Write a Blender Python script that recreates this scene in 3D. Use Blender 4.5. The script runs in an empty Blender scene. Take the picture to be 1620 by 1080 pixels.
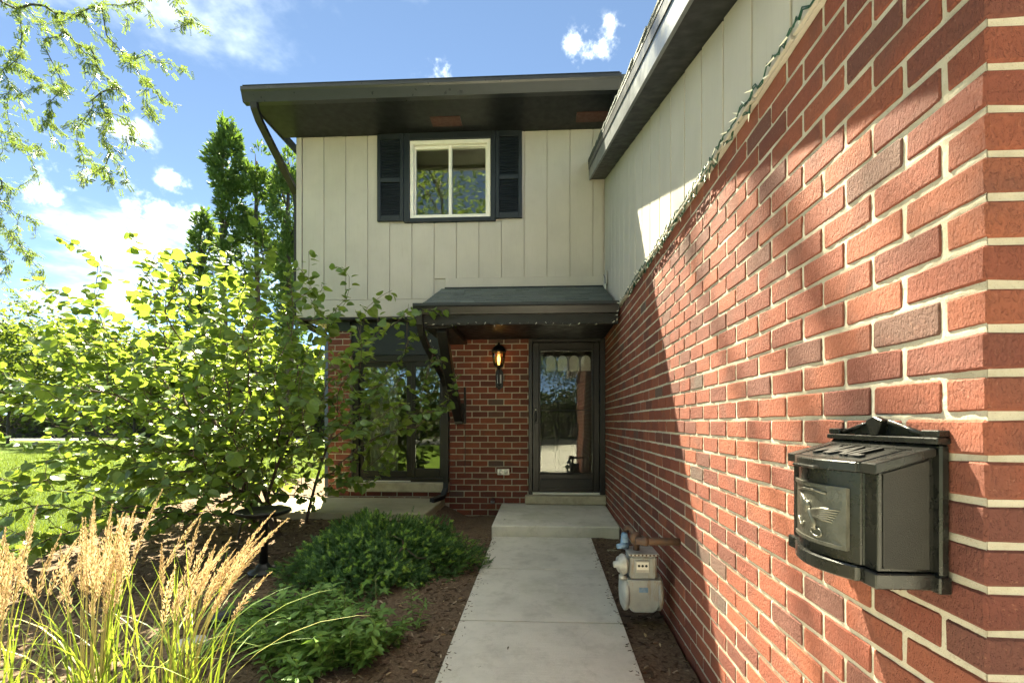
import bpy, bmesh, math, random
import numpy as np
from mathutils import Vector, Matrix
random.seed(7); rng = np.random.default_rng(7)
S = bpy.context.scene
COL = S.collection
# ------------------------------------------------------------------ camera
CAM_H = 1.227
cam = bpy.data.cameras.new('camera'); camo = bpy.data.objects.new('camera', cam); COL.objects.link(camo)
cam.sensor_width = 36; cam.lens = 760/1620*36
cam.shift_x = -12/1620; cam.shift_y = 128/1620
cam.clip_start = .02; cam.clip_end = 2000
YAW = math.atan(38/760)
camo.location = (0, 0, CAM_H); camo.rotation_euler = (math.pi/2, 0, YAW)
S.camera = camo
# ------------------------------------------------------------------ sun, sky, exposure
SUN = Vector((-1, 2.43, 3.89)).normalized()          # towards the sun
EL = math.asin(SUN.z); AZ = math.atan2(SUN.x, SUN.y)  # azimuth from +Y towards +X
W = bpy.data.worlds.new('World'); S.world = W; W.use_nodes = True
nt = W.node_tree; nt.nodes.clear()
N = nt.nodes.new; LK = nt.links.new
sky = N('ShaderNodeTexSky'); sky.sky_type = 'NISHITA'; sky.sun_disc = False
sky.sun_elevation = EL; sky.sun_rotation = AZ; sky.altitude = 200; sky.air_density = .24; sky.dust_density = 0; sky.ozone_density = .9
tc = N('ShaderNodeTexCoord')
def wmath(op, a, b=None, c=None):
    n = N('ShaderNodeMath'); n.operation = op
    for i, v in enumerate((a, b, c)):
        if v is None: continue
        if isinstance(v, (int, float)): n.inputs[i].default_value = v
        else: LK(v, n.inputs[i])
    return n.outputs[0]
def wvec(op, a, b=None):
    n = N('ShaderNodeVectorMath'); n.operation = op
    for i, v in enumerate((a, b)):
        if v is None: continue
        if isinstance(v, (tuple, list)): n.inputs[i].default_value = v
        else: LK(v, n.inputs[i])
    return n
sep = N('ShaderNodeSeparateXYZ'); LK(tc.outputs['Generated'], sep.inputs[0])
den = wmath('ADD', wmath('MAXIMUM', sep.outputs[2], 0.0), .16)
comb = N('ShaderNodeCombineXYZ'); LK(wmath('DIVIDE', sep.outputs[0], den), comb.inputs[0]); LK(wmath('DIVIDE', sep.outputs[1], den), comb.inputs[1])
OFFX, OFFY = 11.0, 1.0
n1 = N('ShaderNodeTexNoise'); n1.inputs['Scale'].default_value = 1.1; n1.inputs['Detail'].default_value = 9; n1.inputs['Roughness'].default_value = .56
LK(wvec('ADD', comb.outputs[0], (OFFX, OFFY, 0)).outputs[0], n1.inputs['Vector'])
n2 = N('ShaderNodeTexNoise'); n2.inputs['Scale'].default_value = 13; n2.inputs['Detail'].default_value = 8; n2.inputs['Roughness'].default_value = .62
LK(tc.outputs['Generated'], n2.inputs['Vector'])
# cumulus puffs standing at these directions (px-like azimuth, elevation), angular radius, weight
dirs = [((-.960,.95,.52),.10,.8), ((-.875,.956,.60),.06,.7), ((-1.06,.944,.47),.08,.75), ((-.757,.962,.5),.05,.5), ((-.803,.96,.42),.09,.9), ((-.9,.955,.38),.06,.6),
        ((.118,1.0,.772),.075,.9), ((.065,1.0,.785),.05,.75), ((-.21,.99,.702),.065,.9), ((-.98,.95,.24),.09,.7), ((-.35,.98,.89),.03,.5),
        ((.9,.5,.5),.2,.8), ((.2,-1,.5),.22,.8), ((-1,-.5,.45),.2,.8), ((.7,-.8,.6),.16,.8), ((-.3,-1,.7),.15,.8), ((-1,.1,.4),.2,.8)]
acc = None
for d, r, w_ in dirs:
    v = Vector(d).normalized()
    sc = wvec('SUBTRACT', tc.outputs['Generated'], tuple(v)).outputs[0]
    sc = wvec('MULTIPLY', sc, (1, 1, 1.55)).outputs[0]
    ln = wvec('LENGTH', sc).outputs['Value']
    g = wmath('MULTIPLY', wmath('MAXIMUM', wmath('SUBTRACT', 1.0, wmath('DIVIDE', ln, r)), 0.0), w_)
    acc = g if acc is None else wmath('MAXIMUM', acc, g)
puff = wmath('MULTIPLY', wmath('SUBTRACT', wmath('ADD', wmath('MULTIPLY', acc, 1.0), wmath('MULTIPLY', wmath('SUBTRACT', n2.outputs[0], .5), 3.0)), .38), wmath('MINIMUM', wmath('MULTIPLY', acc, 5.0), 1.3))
field = wmath('MULTIPLY', wmath('SUBTRACT', n1.outputs[0], .470), 4.6)  # cloud cover thickened over the whole, mostly unseen sky to add ambient light
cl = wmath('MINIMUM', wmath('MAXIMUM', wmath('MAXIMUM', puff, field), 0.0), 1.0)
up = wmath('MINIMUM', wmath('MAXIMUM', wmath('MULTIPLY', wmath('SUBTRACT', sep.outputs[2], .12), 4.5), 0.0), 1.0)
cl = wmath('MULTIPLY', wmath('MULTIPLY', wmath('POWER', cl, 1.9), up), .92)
mx = N('ShaderNodeMix'); mx.data_type = 'RGBA'
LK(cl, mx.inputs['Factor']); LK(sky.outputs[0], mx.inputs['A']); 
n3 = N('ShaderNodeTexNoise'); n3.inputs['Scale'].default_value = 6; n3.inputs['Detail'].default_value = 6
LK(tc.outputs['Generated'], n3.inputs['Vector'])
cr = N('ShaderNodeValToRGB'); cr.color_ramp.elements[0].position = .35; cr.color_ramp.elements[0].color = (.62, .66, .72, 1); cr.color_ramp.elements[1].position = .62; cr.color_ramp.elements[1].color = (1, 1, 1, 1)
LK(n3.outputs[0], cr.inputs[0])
cs_ = wvec('SCALE', cr.outputs[0]); cs_.inputs['Scale'].default_value = 16  # clouds brightened to lift the fill in shaded areas
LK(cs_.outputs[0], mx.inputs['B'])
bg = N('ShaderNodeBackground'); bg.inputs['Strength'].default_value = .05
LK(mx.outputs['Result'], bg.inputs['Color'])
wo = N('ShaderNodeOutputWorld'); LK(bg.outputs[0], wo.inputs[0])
sl = bpy.data.lights.new('sun', 'SUN'); sl.energy = 3.5; sl.angle = math.radians(.53); sl.color = (1, .94, .84)
slo = bpy.data.objects.new('sun', sl); COL.objects.link(slo)
slo.rotation_euler = (-SUN).to_track_quat('-Z', 'Y').to_euler(); slo.location = SUN*60
S.view_settings.view_transform = 'Standard'; S.view_settings.look = 'None'; S.view_settings.gamma = 1
S.view_settings.use_curve_mapping = False; S.view_settings.exposure = 3.75
S.view_settings.use_white_balance = True; S.view_settings.white_balance_temperature = 7700; S.view_settings.white_balance_tint = -2
S.render.engine = 'CYCLES'
cy = S.cycles; cy.max_bounces = 7; cy.diffuse_bounces = 4; cy.glossy_bounces = 4; cy.transmission_bounces = 6; cy.transparent_max_bounces = 10
cy.caustics_reflective = False; cy.caustics_refractive = False; cy.use_denoising = True; cy.sample_clamp_indirect = 6
try: cy.denoiser = 'OPENIMAGEDENOISE'
except Exception: pass
# ------------------------------------------------------------------ mesh helpers
def tag(o, label=None, cat=None, group=None, kind=None):
    if label: o['label'] = label
    if cat: o['category'] = cat
    if group: o['group'] = group
    if kind: o['kind'] = kind
    return o
def empty(name, loc):
    o = bpy.data.objects.new(name, None); COL.objects.link(o); o.location = loc; o.empty_display_size = .1
    return o
ROOTS = {}
def rootloc(p):
    while p is not None and p.parent is not None: p = p.parent
    return Vector(p.location) if p is not None else Vector((0, 0, 0))
def link(name, me, mat, parent=None, loc=None):
    o = bpy.data.objects.new(name, me); COL.objects.link(o)
    if mat is not None and len(me.materials) == 0: me.materials.append(mat)
    if parent is not None: o.parent = parent
    if loc is not None: o.location = loc
    return o
class MB:
    """collects faces in world coordinates; build() links them as one mesh object"""
    def __init__(s): s.v = []; s.f = []; s.sm = []
    def add(s, vs, fs, smooth=False):
        b = len(s.v); s.v += [tuple(v) for v in vs]
        for f in fs: s.f.append(tuple(b+i for i in f)); s.sm.append(smooth)
        return s
    def box(s, x0, x1, y0, y1, z0, z1):
        vs = [(x0,y0,z0),(x1,y0,z0),(x1,y1,z0),(x0,y1,z0),(x0,y0,z1),(x1,y0,z1),(x1,y1,z1),(x0,y1,z1)]
        return s.add(vs, [(0,3,2,1),(4,5,6,7),(0,1,5,4),(1,2,6,5),(2,3,7,6),(3,0,4,7)])
    def prism(s, poly, d0, d1, axis='x'):
        """poly of 2-D points swept along an axis: axis x -> (y,z), y -> (x,z), z -> (x,y)"""
        n = len(poly)
        def P(p, d): return {'x': (d, p[0], p[1]), 'y': (p[0], d, p[1]), 'z': (p[0], p[1], d)}[axis]
        vs = [P(p, d0) for p in poly]+[P(p, d1) for p in poly]
        fs = [tuple(range(n-1, -1, -1)), tuple(range(n, 2*n))]+[(i, (i+1) % n, n+(i+1) % n, n+i) for i in range(n)]
        return s.add(vs, fs)
    def tube(s, pts, rad, n=8, caps=True, smooth=True, sq=None):
        pts = [Vector(p) for p in pts]; m = len(pts)
        if isinstance(rad, (int, float)): rad = [rad]*m
        vs = []; ref = Vector((0, 0, 1)); t0 = (pts[1]-pts[0]).normalized()
        if abs(t0.z) > .9: ref = Vector((0, 1, 0))
        u = t0.cross(ref).normalized()
        for i, p in enumerate(pts):
            t = (pts[min(i+1, m-1)]-pts[max(i-1, 0)]).normalized()
            u = (u-t*u.dot(t)).normalized(); w = t.cross(u)
            for k in range(n):
                a = 2*math.pi*(k+.5)/n; ca, sa = math.cos(a), math.sin(a)
                if sq: vs.append(p+u*(sq[0] if ca > 0 else -sq[0])+w*(sq[1] if sa > 0 else -sq[1]))
                else: vs.append(p+(u*ca+w*sa)*rad[i])
        fs = [(i*n+k, i*n+(k+1) % n, (i+1)*n+(k+1) % n, (i+1)*n+k) for i in range(m-1) for k in range(n)]
        if caps: fs += [tuple(range(n-1, -1, -1)), tuple((m-1)*n+k for k in range(n))]
        return s.add(vs, fs, smooth and not sq)
    def lathe(s, prof, c, n=20, axis=(0, 0, 1), smooth=True):
        """prof: (radius, height) along axis from point c"""
        q = Vector((0, 0, 1)).rotation_difference(Vector(axis)); c = Vector(c); vs = []
        for r, z in prof:
            for k in range(n):
                a = 2*math.pi*k/n; vs.append(c+q @ Vector((r*math.cos(a), r*math.sin(a), z)))
        m = len(prof)
        fs = [(i*n+k, i*n+(k+1) % n, (i+1)*n+(k+1) % n, (i+1)*n+k) for i in range(m-1) for k in range(n)]
        fs += [tuple(range(n-1, -1, -1)), tuple((m-1)*n+k for k in range(n))]
        return s.add(vs, fs, smooth)
    def build(s, name, mat, parent=None, bevel=0, kind=None, fix=True):
        r = rootloc(parent); me = bpy.data.meshes.new(name)
        me.from_pydata([(x-r.x, y-r.y, z-r.z) for x, y, z in s.v], [], s.f)
        me.polygons.foreach_set('use_smooth', s.sm)
        if fix or bevel:
            bm = bmesh.new(); bm.from_mesh(me)
            if fix: bmesh.ops.recalc_face_normals(bm, faces=bm.faces)
            if bevel:
                ed = [e for e in bm.edges if len(e.link_faces) == 2 and e.calc_face_angle(0) > .6]
                bmesh.ops.bevel(bm, geom=ed, offset=bevel, segments=1, affect='EDGES', clamp_overlap=True)
            bm.to_mesh(me); bm.free()
        me.update()
        o = link(name, me, mat, parent)
        if kind: o['kind'] = kind
        return o
def B(name, mat, parent, *boxes, bevel=0, kind=None):
    m = MB()
    for b in boxes: m.box(*b)
    return m.build(name, mat, parent, bevel, kind)
def np_mesh(name, V, F, mat, parent=None, rnd=None, smooth=False, kind=None, world=True):
    """V (n,3) float, F (m,k) int; rnd: per-face float attribute"""
    V = np.asarray(V, np.float32); F = np.asarray(F, np.int32)
    if world and parent is not None:
        r = rootloc(parent); V = V-np.array([r.x, r.y, r.z], np.float32)
    me = bpy.data.meshes.new(name); m, k = F.shape
    me.vertices.add(len(V)); me.vertices.foreach_set('co', V.ravel())
    me.loops.add(m*k); me.loops.foreach_set('vertex_index', F.ravel())
    me.polygons.add(m); me.polygons.foreach_set('loop_start', np.arange(0, m*k, k, dtype=np.int32))
    try: me.polygons.foreach_set('loop_total', np.full(m, k, np.int32))
    except Exception: pass
    me.update(calc_edges=True)
    me.polygons.foreach_set('use_smooth', np.full(m, smooth, bool))
    if rnd is not None:
        a = me.attributes.new('rnd', 'FLOAT', 'FACE'); a.data.foreach_set('value', np.asarray(rnd, np.float32))
    me.validate()
    o = link(name, me, mat, parent)
    if kind: o['kind'] = kind
    return o
def scatter(tv, tf, pos, xax, nrm, scale):
    """instances of template (tv,tf): x axis -> xax, z axis -> nrm; returns V,F,(face->instance)"""
    pos = np.asarray(pos); xax = np.asarray(xax); nrm = np.asarray(nrm)
    xax = xax/np.linalg.norm(xax, axis=1, keepdims=True)
    nrm = nrm-xax*np.sum(nrm*xax, axis=1, keepdims=True); nrm = nrm/(np.linalg.norm(nrm, axis=1, keepdims=True)+1e-9)
    yax = np.cross(nrm, xax); n, k = len(pos), len(tv)
    sc = np.asarray(scale).reshape(-1, 1, 1)*np.ones((n, 1, 1))
    V = pos[:, None, :]+sc*(tv[None, :, 0:1]*xax[:, None, :]+tv[None, :, 1:2]*yax[:, None, :]+tv[None, :, 2:3]*nrm[:, None, :])
    F = (tf[None]+(np.arange(n)*k)[:, None, None]).reshape(-1, tf.shape[1])
    return V.reshape(-1, 3), F, np.repeat(np.arange(n), len(tf))
_P = rng.random(4096)
def vnoise(x, y, s=0):
    """smooth value noise in numpy"""
    xi = np.floor(x).astype(int); yi = np.floor(y).astype(int); fx = x-xi; fy = y-yi
    fx = fx*fx*(3-2*fx); fy = fy*fy*(3-2*fy)
    h = lambda a, b: _P[(a*73+b*179+s*311+((a*b) % 97)*13) % 4096]
    return (h(xi, yi)*(1-fx)+h(xi+1, yi)*fx)*(1-fy)+(h(xi, yi+1)*(1-fx)+h(xi+1, yi+1)*fx)*fy
# ------------------------------------------------------------------ materials
class Mat:
    def __init__(s, name, rough=.6, spec=.4, metal=0):
        s.m = bpy.data.materials.new(name); s.m.use_nodes = True; s.t = s.m.node_tree
        s.b = s.t.nodes['Principled BSDF']; s.b.inputs['Roughness'].default_value = rough
        s.b.inputs['Specular IOR Level'].default_value = spec; s.b.inputs['Metallic'].default_value = metal
        s.co = None
    def n(s, typ, **kw):
        x = s.t.nodes.new(typ)
        for k, v in kw.items():
            if k in x.inputs: x.inputs[k].default_value = v
            else: setattr(x, k, v)
        return x
    def l(s, a, b): s.t.links.new(a, b)
    def coord(s, scale=(1, 1, 1), rndoff=False):
        tc = s.n('ShaderNodeTexCoord'); mp = s.n('ShaderNodeMapping'); mp.inputs['Scale'].default_value = scale
        s.l(tc.outputs['Object'], mp.inputs['Vector'])
        if rndoff:
            oi = s.n('ShaderNodeObjectInfo'); mu = s.n('ShaderNodeMath', operation='MULTIPLY'); mu.inputs[1].default_value = 37.0
            s.l(oi.outputs['Random'], mu.inputs[0]); s.l(mu.outputs[0], mp.inputs['Location'])
        return mp.outputs[0]
    def noise(s, scale, detail=4, rough=.55, co=None, dist=0):
        x = s.n('ShaderNodeTexNoise'); x.inputs['Scale'].default_value = scale; x.inputs['Detail'].default_value = detail
        x.inputs['Roughness'].default_value = rough; x.inputs['Distortion'].default_value = dist
        s.l(co if co is not None else s.coord(), x.inputs['Vector']); return x.outputs[0]
    def ramp(s, fac, stops, interp='LINEAR'):
        r = s.n('ShaderNodeValToRGB'); e = r.color_ramp; e.interpolation = interp
        while len(e.elements) < len(stops): e.elements.new(.5)
        for el, (p, c) in zip(e.elements, stops):
            el.position = p; el.color = (c, c, c, 1) if isinstance(c, (int, float)) else (*c, 1)
        s.l(fac, r.inputs[0]); return r.outputs[0]
    def mix(s, fac, a, b, blend='MIX'):
        x = s.n('ShaderNodeMix', data_type='RGBA', blend_type=blend)
        for k, v in (('Factor', fac), ('A', a), ('B', b)):
            i = x.inputs[k] if k == 'Factor' else [q for q in x.inputs if q.name == k and q.type == 'RGBA'][0]
            if isinstance(v, (int, float)): i.default_value = v
            elif isinstance(v, tuple): i.default_value = (*v, 1)
            else: s.l(v, i)
        return [q for q in x.outputs if q.type == 'RGBA'][0]
    def math(s, op, a, b=0.0):
        x = s.n('ShaderNodeMath', operation=op)
        for i, v in enumerate((a, b)):
            if isinstance(v, (int, float)): x.inputs[i].default_value = v
            else: s.l(v, x.inputs[i])
        return x.outputs[0]
    def color(s, c):
        if isinstance(c, tuple): s.b.inputs['Base Color'].default_value = (*c, 1)
        else: s.l(c, s.b.inputs['Base Color'])
        return s
    def bump(s, h, strength=.5, dist=.01):
        x = s.n('ShaderNodeBump'); x.inputs['Strength'].default_value = strength; x.inputs['Distance'].default_value = dist
        s.l(h, x.inputs['Height']); s.l(x.outputs[0], s.b.inputs['Normal']); return s
    def rough(s, v): s.l(v, s.b.inputs['Roughness']); return s
def paint(name, c, rough=.5, var=.25, scale=3, bump=.15, bscale=90, spec=.4, stretch=(1, 1, 1), metal=0, dust=None):
    m = Mat(name, rough, spec, metal); co = m.coord(stretch, True)
    d = tuple(x*(1-var) for x in c); l = tuple(min(1, x*(1+var*.6)) for x in c)
    col = m.ramp(m.noise(scale, 6, .6, co), [(.3, d), (.52, c), (.75, l)])
    if dust: col = m.mix(m.ramp(m.noise(scale*2.3, 8, .65, co), [(.5, 0.), (.8, .5)]), col, dust)
    m.color(col); m.bump(m.noise(bscale, 4, .6, co), bump, .004)
    m.rough(m.ramp(m.noise(scale*3, 4, .5, co), [(.3, rough*.8), (.7, min(1, rough*1.2))]))
    return m.m
def brick_mat(name, attr):
    m = Mat(name, .88, .25); co = m.coord((1, 1, 1), not attr)
    if attr: a = m.n('ShaderNodeAttribute', attribute_name='rnd'); r = a.outputs['Fac']
    else: a = m.n('ShaderNodeObjectInfo'); r = a.outputs['Random']
    base = m.ramp(r, [(0, (.245, .075, .046)), (.18, (.180, .052, .036)), (.4, (.262, .084, .050)), (.6, (.205, .060, .040)), (.78, (.150, .047, .035)), (.95, (.128, .048, .038)), (.982, (.13, .078, .064)), (1, (.105, .075, .065))])
    fl = m.ramp(m.noise(6, 3, .5, co), [(.50, 0.), (.70, .75)])
    col = m.mix(fl, base, (.140, .056, .043))
    col = m.mix(m.ramp(m.noise(30, 6, .7, co), [(.3, .35), (.6, 0.)]), col, m.mix(.5, base, (.10, .04, .03)))
    col = m.mix(m.ramp(m.noise(120, 3, .6, co), [(.62, 0.), (.78, .4)]), col, (.42, .22, .15))
    col = m.mix(m.ramp(m.noise(14, 7, .75, co), [(.66, 0.), (.74, .5)]), col, (.50, .42, .34))
    m.color(col)
    cs = m.coord((1, 1.0, .55), not attr)
    n1 = m.noise(120, 7, .72, cs); n2 = m.ramp(m.noise(150, 3, .6, cs), [(.36, 0.), (.50, 1.)])
    n3 = m.noise(22, 3, .5, co)
    h = m.math('ADD', m.math('ADD', m.math('MULTIPLY', n1, .9), m.math('MULTIPLY', n2, .38)), m.math('MULTIPLY', n3, .6))
    m.bump(h, 1.0, .0068)
    return m.m
M = {}
M['brick'] = brick_mat('brick_face', False); M['bricks'] = brick_mat('brick_face_far', True)
def mortar_mat():
    m = Mat('mortar', .95, .15); co = m.coord()
    c = m.ramp(m.noise(9, 8, .65, co), [(.25, (.31, .27, .20)), (.5, (.42, .375, .30)), (.75, (.50, .455, .375))])
    c = m.mix(m.ramp(m.noise(260, 2, .5, co), [(.60, 0.), (.72, .55)]), c, (.22, .18, .13))
    m.color(c); m.bump(m.math('ADD', m.noise(320, 4, .7, co), m.noise(70, 4, .6, co)), .7, .003); return m.m
M['mortar'] = mortar_mat()
def siding_mat():
    m = Mat('siding_paint', .62, .3); co = m.coord((1, 1, .06), True); co2 = m.coord((1, 1, 1), True)
    c = m.ramp(m.noise(2.2, 5, .6, co2), [(.3, (.385, .355, .318)), (.55, (.42, .388, .348)), (.8, (.445, .412, .37))])
    c = m.mix(m.ramp(m.noise(60, 7, .75, co), [(.55, 0.), (.8, .5)]), c, (.30, .27, .22))
    c = m.mix(m.ramp(m.noise(1.1, 8, .7, m.coord((1, 1, .25), True)), [(.48, 0.), (.75, .34)]), c, (.33, .31, .26))
    m.color(c); m.bump(m.noise(130, 6, .7, co), .35, .004); return m.m
M['siding'] = siding_mat()
M['trim_dark'] = paint('slate_blue_paint', (.013, .017, .023), .42, .25, 5, .15, 120)
M['black'] = paint('charcoal_paint', (.011, .0105, .0105), .4, .3, 6, .15, 150, dust=(.03, .028, .025))
M['gutter'] = paint('dark_bronze_metal', (.018, .0195, .0235), .34, .15, 4, .06, 30, spec=.5, dust=(.028, .029, .032))
M['soffit'] = paint('dark_soffit', (.0075, .008, .0105), .5, .2, 4, .1, 60)
M['fascia'] = paint('slate_coil_trim', (.17, .185, .20), .40, .2, 4, .12, 25, spec=.9, metal=.55)
M['bronze'] = paint('door_bronze', (.013, .011, .0095), .36, .25, 8, .08, 90, spec=.4, dust=(.026, .022, .018))
M['white'] = paint('vinyl_white', (.74, .71, .64), .4, .08, 6, .05, 60)
M['vent'] = paint('vent_red', (.07, .026, .022), .6, .2, 8)
M['stone'] = paint('limestone_sill', (.42, .37, .27), .85, .25, 7, .4, 90, dust=(.22, .19, .14))
def concrete(name, c, stain=(.22, .20, .15)):
    m = Mat(name, .9, .2); co = m.coord((1, 1, 1), False)
    col = m.ramp(m.noise(2.4, 9, .65, co), [(.28, tuple(x*.80 for x in c)), (.5, c), (.75, tuple(x*1.09 for x in c))])
    col = m.mix(m.ramp(m.noise(6, 9, .75, co), [(.50, 0.), (.76, .45)]), col, stain)
    col = m.mix(m.ramp(m.noise(1.1, 5, .6, co), [(.52, 0.), (.7, .42)]), col, (.27, .28, .15))
    col = m.mix(m.ramp(m.noise(21, 4, .8, co), [(.69, 0.), (.73, .75)]), col, (.12, .10, .07))
    col = m.mix(m.ramp(m.noise(240, 2, .5, co), [(.6, 0.), (.75, .35)]), col, tuple(x*.5 for x in c))
    vo = m.n('ShaderNodeTexVoronoi', feature='DISTANCE_TO_EDGE'); vo.inputs['Scale'].default_value = .55; wv = m.n('ShaderNodeVectorMath', operation='ADD')
    m.l(co, wv.inputs[0]); nz = m.n('ShaderNodeTexNoise'); nz.inputs['Scale'].default_value = 4; nz.inputs['Detail'].default_value = 6; m.l(co, nz.inputs['Vector']); sc = m.n('ShaderNodeVectorMath', operation='SCALE'); sc.inputs['Scale'].default_value = .35; m.l(nz.outputs['Color'], sc.inputs[0]); m.l(sc.outputs[0], wv.inputs[1]); m.l(wv.outputs[0], vo.inputs['Vector'])
    col = m.mix(m.ramp(vo.outputs['Distance'], [(0., .10), (.0035, 0.)]), col, (.10, .085, .06))
    m.color(col); br = m.noise(55, 4, .7, m.coord((.12, 1, 1)))
    m.bump(m.math('ADD', m.noise(190, 5, .7, co), br), .9, .005); return m.m
M['concrete'] = concrete('walk_concrete', (.62, .59, .52))
M['concrete_old'] = concrete('patio_concrete', (.36, .32, .225), (.18, .16, .09))
M['driveway'] = concrete('driveway_concrete', (.56, .53, .47))
def shingle_mat():
    m = Mat('asphalt_shingle', .9, .2); co = m.coord((1, 1, 1), True); oi = m.n('ShaderNodeObjectInfo')
    c = m.ramp(oi.outputs['Random'], [(0, (.050, .062, .060)), (.4, (.085, .102, .096)), (.7, (.062, .072, .070)), (1, (.11, .13, .12))])
    c = m.mix(m.ramp(m.noise(420, 2, .5, co), [(.4, 0.), (.7, .6)]), c, (.18, .19, .18)); m.color(c)
    m.bump(m.noise(350, 3, .6, co), .6, .003); return m.m
M['shingle'] = shingle_mat()
def glass_mat(name, base, tint=(.80, .84, .80)):
    m = bpy.data.materials.new(name); m.use_nodes = True; t = m.node_tree; t.nodes.clear()
    tr = t.nodes.new('ShaderNodeBsdfTransparent'); tr.inputs[0].default_value = (*tint, 1)
    gl = t.nodes.new('ShaderNodeBsdfGlossy'); gl.inputs['Roughness'].default_value = .0; gl.inputs[0].default_value = (.95, .97, .95, 1)
    fr = t.nodes.new('ShaderNodeFresnel'); fr.inputs['IOR'].default_value = 1.5
    ad = t.nodes.new('ShaderNodeMath'); ad.operation = 'ADD'; ad.inputs[1].default_value = base; ad.use_clamp = True
    no = t.nodes.new('ShaderNodeTexNoise'); no.inputs['Scale'].default_value = 1.6; no.inputs['Detail'].default_value = 1
    bu = t.nodes.new('ShaderNodeBump'); bu.inputs['Strength'].default_value = .12; bu.inputs['Distance'].default_value = .02
    tc = t.nodes.new('ShaderNodeTexCoord'); t.links.new(tc.outputs['Object'], no.inputs['Vector'])
    t.links.new(no.outputs[0], bu.inputs['Height']); t.links.new(bu.outputs[0], gl.inputs['Normal'])
    mi = t.nodes.new('ShaderNodeMixShader'); ou = t.nodes.new('ShaderNodeOutputMaterial')
    t.links.new(fr.outputs[0], ad.inputs[0]); t.links.new(ad.outputs[0], mi.inputs[0]); t.links.new(tr.outputs[0], mi.inputs[1]); t.links.new(gl.outputs[0], mi.inputs[2])
    t.links.new(mi.outputs[0], ou.inputs[0]); return m
M['glass'] = glass_mat('window_glass', .10); M['lantern_glass'] = glass_mat('amber_glass', .03, (.95, .72, .42))
M['storm_glass'] = glass_mat('storm_glass', .015, (.80, .81, .79))
def leaf_mat(name, stops, trans=.45, tcol=(.45, .55, .04), attr=True, rough=.42, spec=.45):
    m = Mat(name, rough, spec)
    if attr: r = m.n('ShaderNodeAttribute', attribute_name='rnd').outputs['Fac']
    else: r = m.n('ShaderNodeObjectInfo').outputs['Random']
    c = m.ramp(r, stops); m.color(c)
    tl = m.n('ShaderNodeBsdfTranslucent'); x = m.mix(.55, c, tcol); m.l(x, tl.inputs['Color'])
    ms = m.n('ShaderNodeMixShader'); ms.inputs[0].default_value = trans
    out = m.t.nodes['Material Output']; m.l(m.b.outputs[0], ms.inputs[1]); m.l(tl.outputs[0], ms.inputs[2]); m.l(ms.outputs[0], out.inputs[0])
    return m.m
RB = [(0, (.055, .110, .026)), (.5, (.075, .140, .034)), (.85, (.095, .160, .038)), (1, (.14, .19, .045))]
M['redbud'] = leaf_mat('redbud_leaf', RB, .42, (.38, .48, .05)); M['redbud1'] = leaf_mat('redbud_leaf_single', RB, .42, (.38, .48, .05), False)
M['locust'] = leaf_mat('locust_leaf', [(0, (.045, .085, .022)), (.6, (.07, .115, .028)), (1, (.12, .16, .035))], .34, (.32, .42, .06))
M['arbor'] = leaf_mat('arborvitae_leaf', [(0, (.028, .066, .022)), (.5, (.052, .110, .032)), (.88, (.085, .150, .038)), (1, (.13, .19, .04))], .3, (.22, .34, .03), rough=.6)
M['yew'] = leaf_mat('yew_needle', [(0, (.040, .100, .034)), (.6, (.072, .155, .048)), (.8, (.10, .20, .058)), (.81, (.19, .35, .06)), (1, (.30, .46, .08))], .25, (.25, .40, .04), rough=.5)
M['herb'] = leaf_mat('herb_leaf', [(0, (.085, .17, .042)), (.6, (.125, .23, .055)), (1, (.18, .29, .07))], .34, (.26, .42, .05), rough=.5)
M['maple'] = leaf_mat('seedling_leaf', [(0, (.07, .15, .025)), (1, (.11, .22, .035))], .4, (.32, .52, .05), rough=.5)
M['blade'] = leaf_mat('grass_blade', [(0, (.05, .10, .016)), (.5, (.095, .16, .024)), (.85, (.17, .22, .035)), (1, (.40, .32, .13))], .4, (.42, .50, .05), rough=.5)
M['plume'] = leaf_mat('reed_plume', [(0, (.38, .25, .13)), (.5, (.52, .365, .205)), (1, (.64, .49, .31))], .34, (.58, .43, .25), rough=.7, spec=.2)
M['lawnblade'] = leaf_mat('lawn_blade', [(0, (.042, .075, .011)), (.6, (.068, .105, .015)), (1, (.11, .14, .024))], .36, (.24, .30, .03), rough=.5)
M['far_leaf'] = leaf_mat('far_leaf', [(0, (.028, .055, .016)), (.5, (.05, .09, .022)), (1, (.095, .14, .03))], .35, (.36, .45, .05), rough=.55)
M['bark'] = paint('brown_bark', (.085, .062, .045), .9, .4, 14, .6, 60); M['bark_grey'] = paint('grey_bark', (.06, .052, .045), .9, .4, 8, .6, 40)
def lawn_mat():
    m = Mat('lawn', .95, .1); co = m.coord()
    c = m.ramp(m.noise(.9, 8, .65, co), [(.3, (.045, .072, .010)), (.55, (.065, .095, .013)), (.8, (.09, .11, .019))])
    c = m.mix(m.ramp(m.noise(40, 4, .7, co), [(.35, .5), (.6, 0.)]), c, (.05, .085, .012)); m.color(c)
    m.bump(m.noise(60, 6, .75, co), 1, .03); return m.m
M['lawn'] = lawn_mat()
def mulch_mat(name, attr):
    m = Mat(name, .95, .15); co = m.coord()
    st = [(0, (.060, .040, .028)), (.4, (.11, .074, .050)), (.75, (.18, .128, .086)), (.95, (.30, .23, .16)), (1, (.42, .34, .25))]
    if attr: c = m.ramp(m.n('ShaderNodeAttribute', attribute_name='rnd').outputs['Fac'], st)
    else: c = m.ramp(m.noise(45, 8, .75, co), [(p*.5+.25, q) for p, q in st])
    m.color(c); m.bump(m.noise(90, 6, .7, co), .9, .012); return m.m
M['mulch'] = mulch_mat('mulch_soil', False); M['chip'] = mulch_mat('bark_chip', True)
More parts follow.
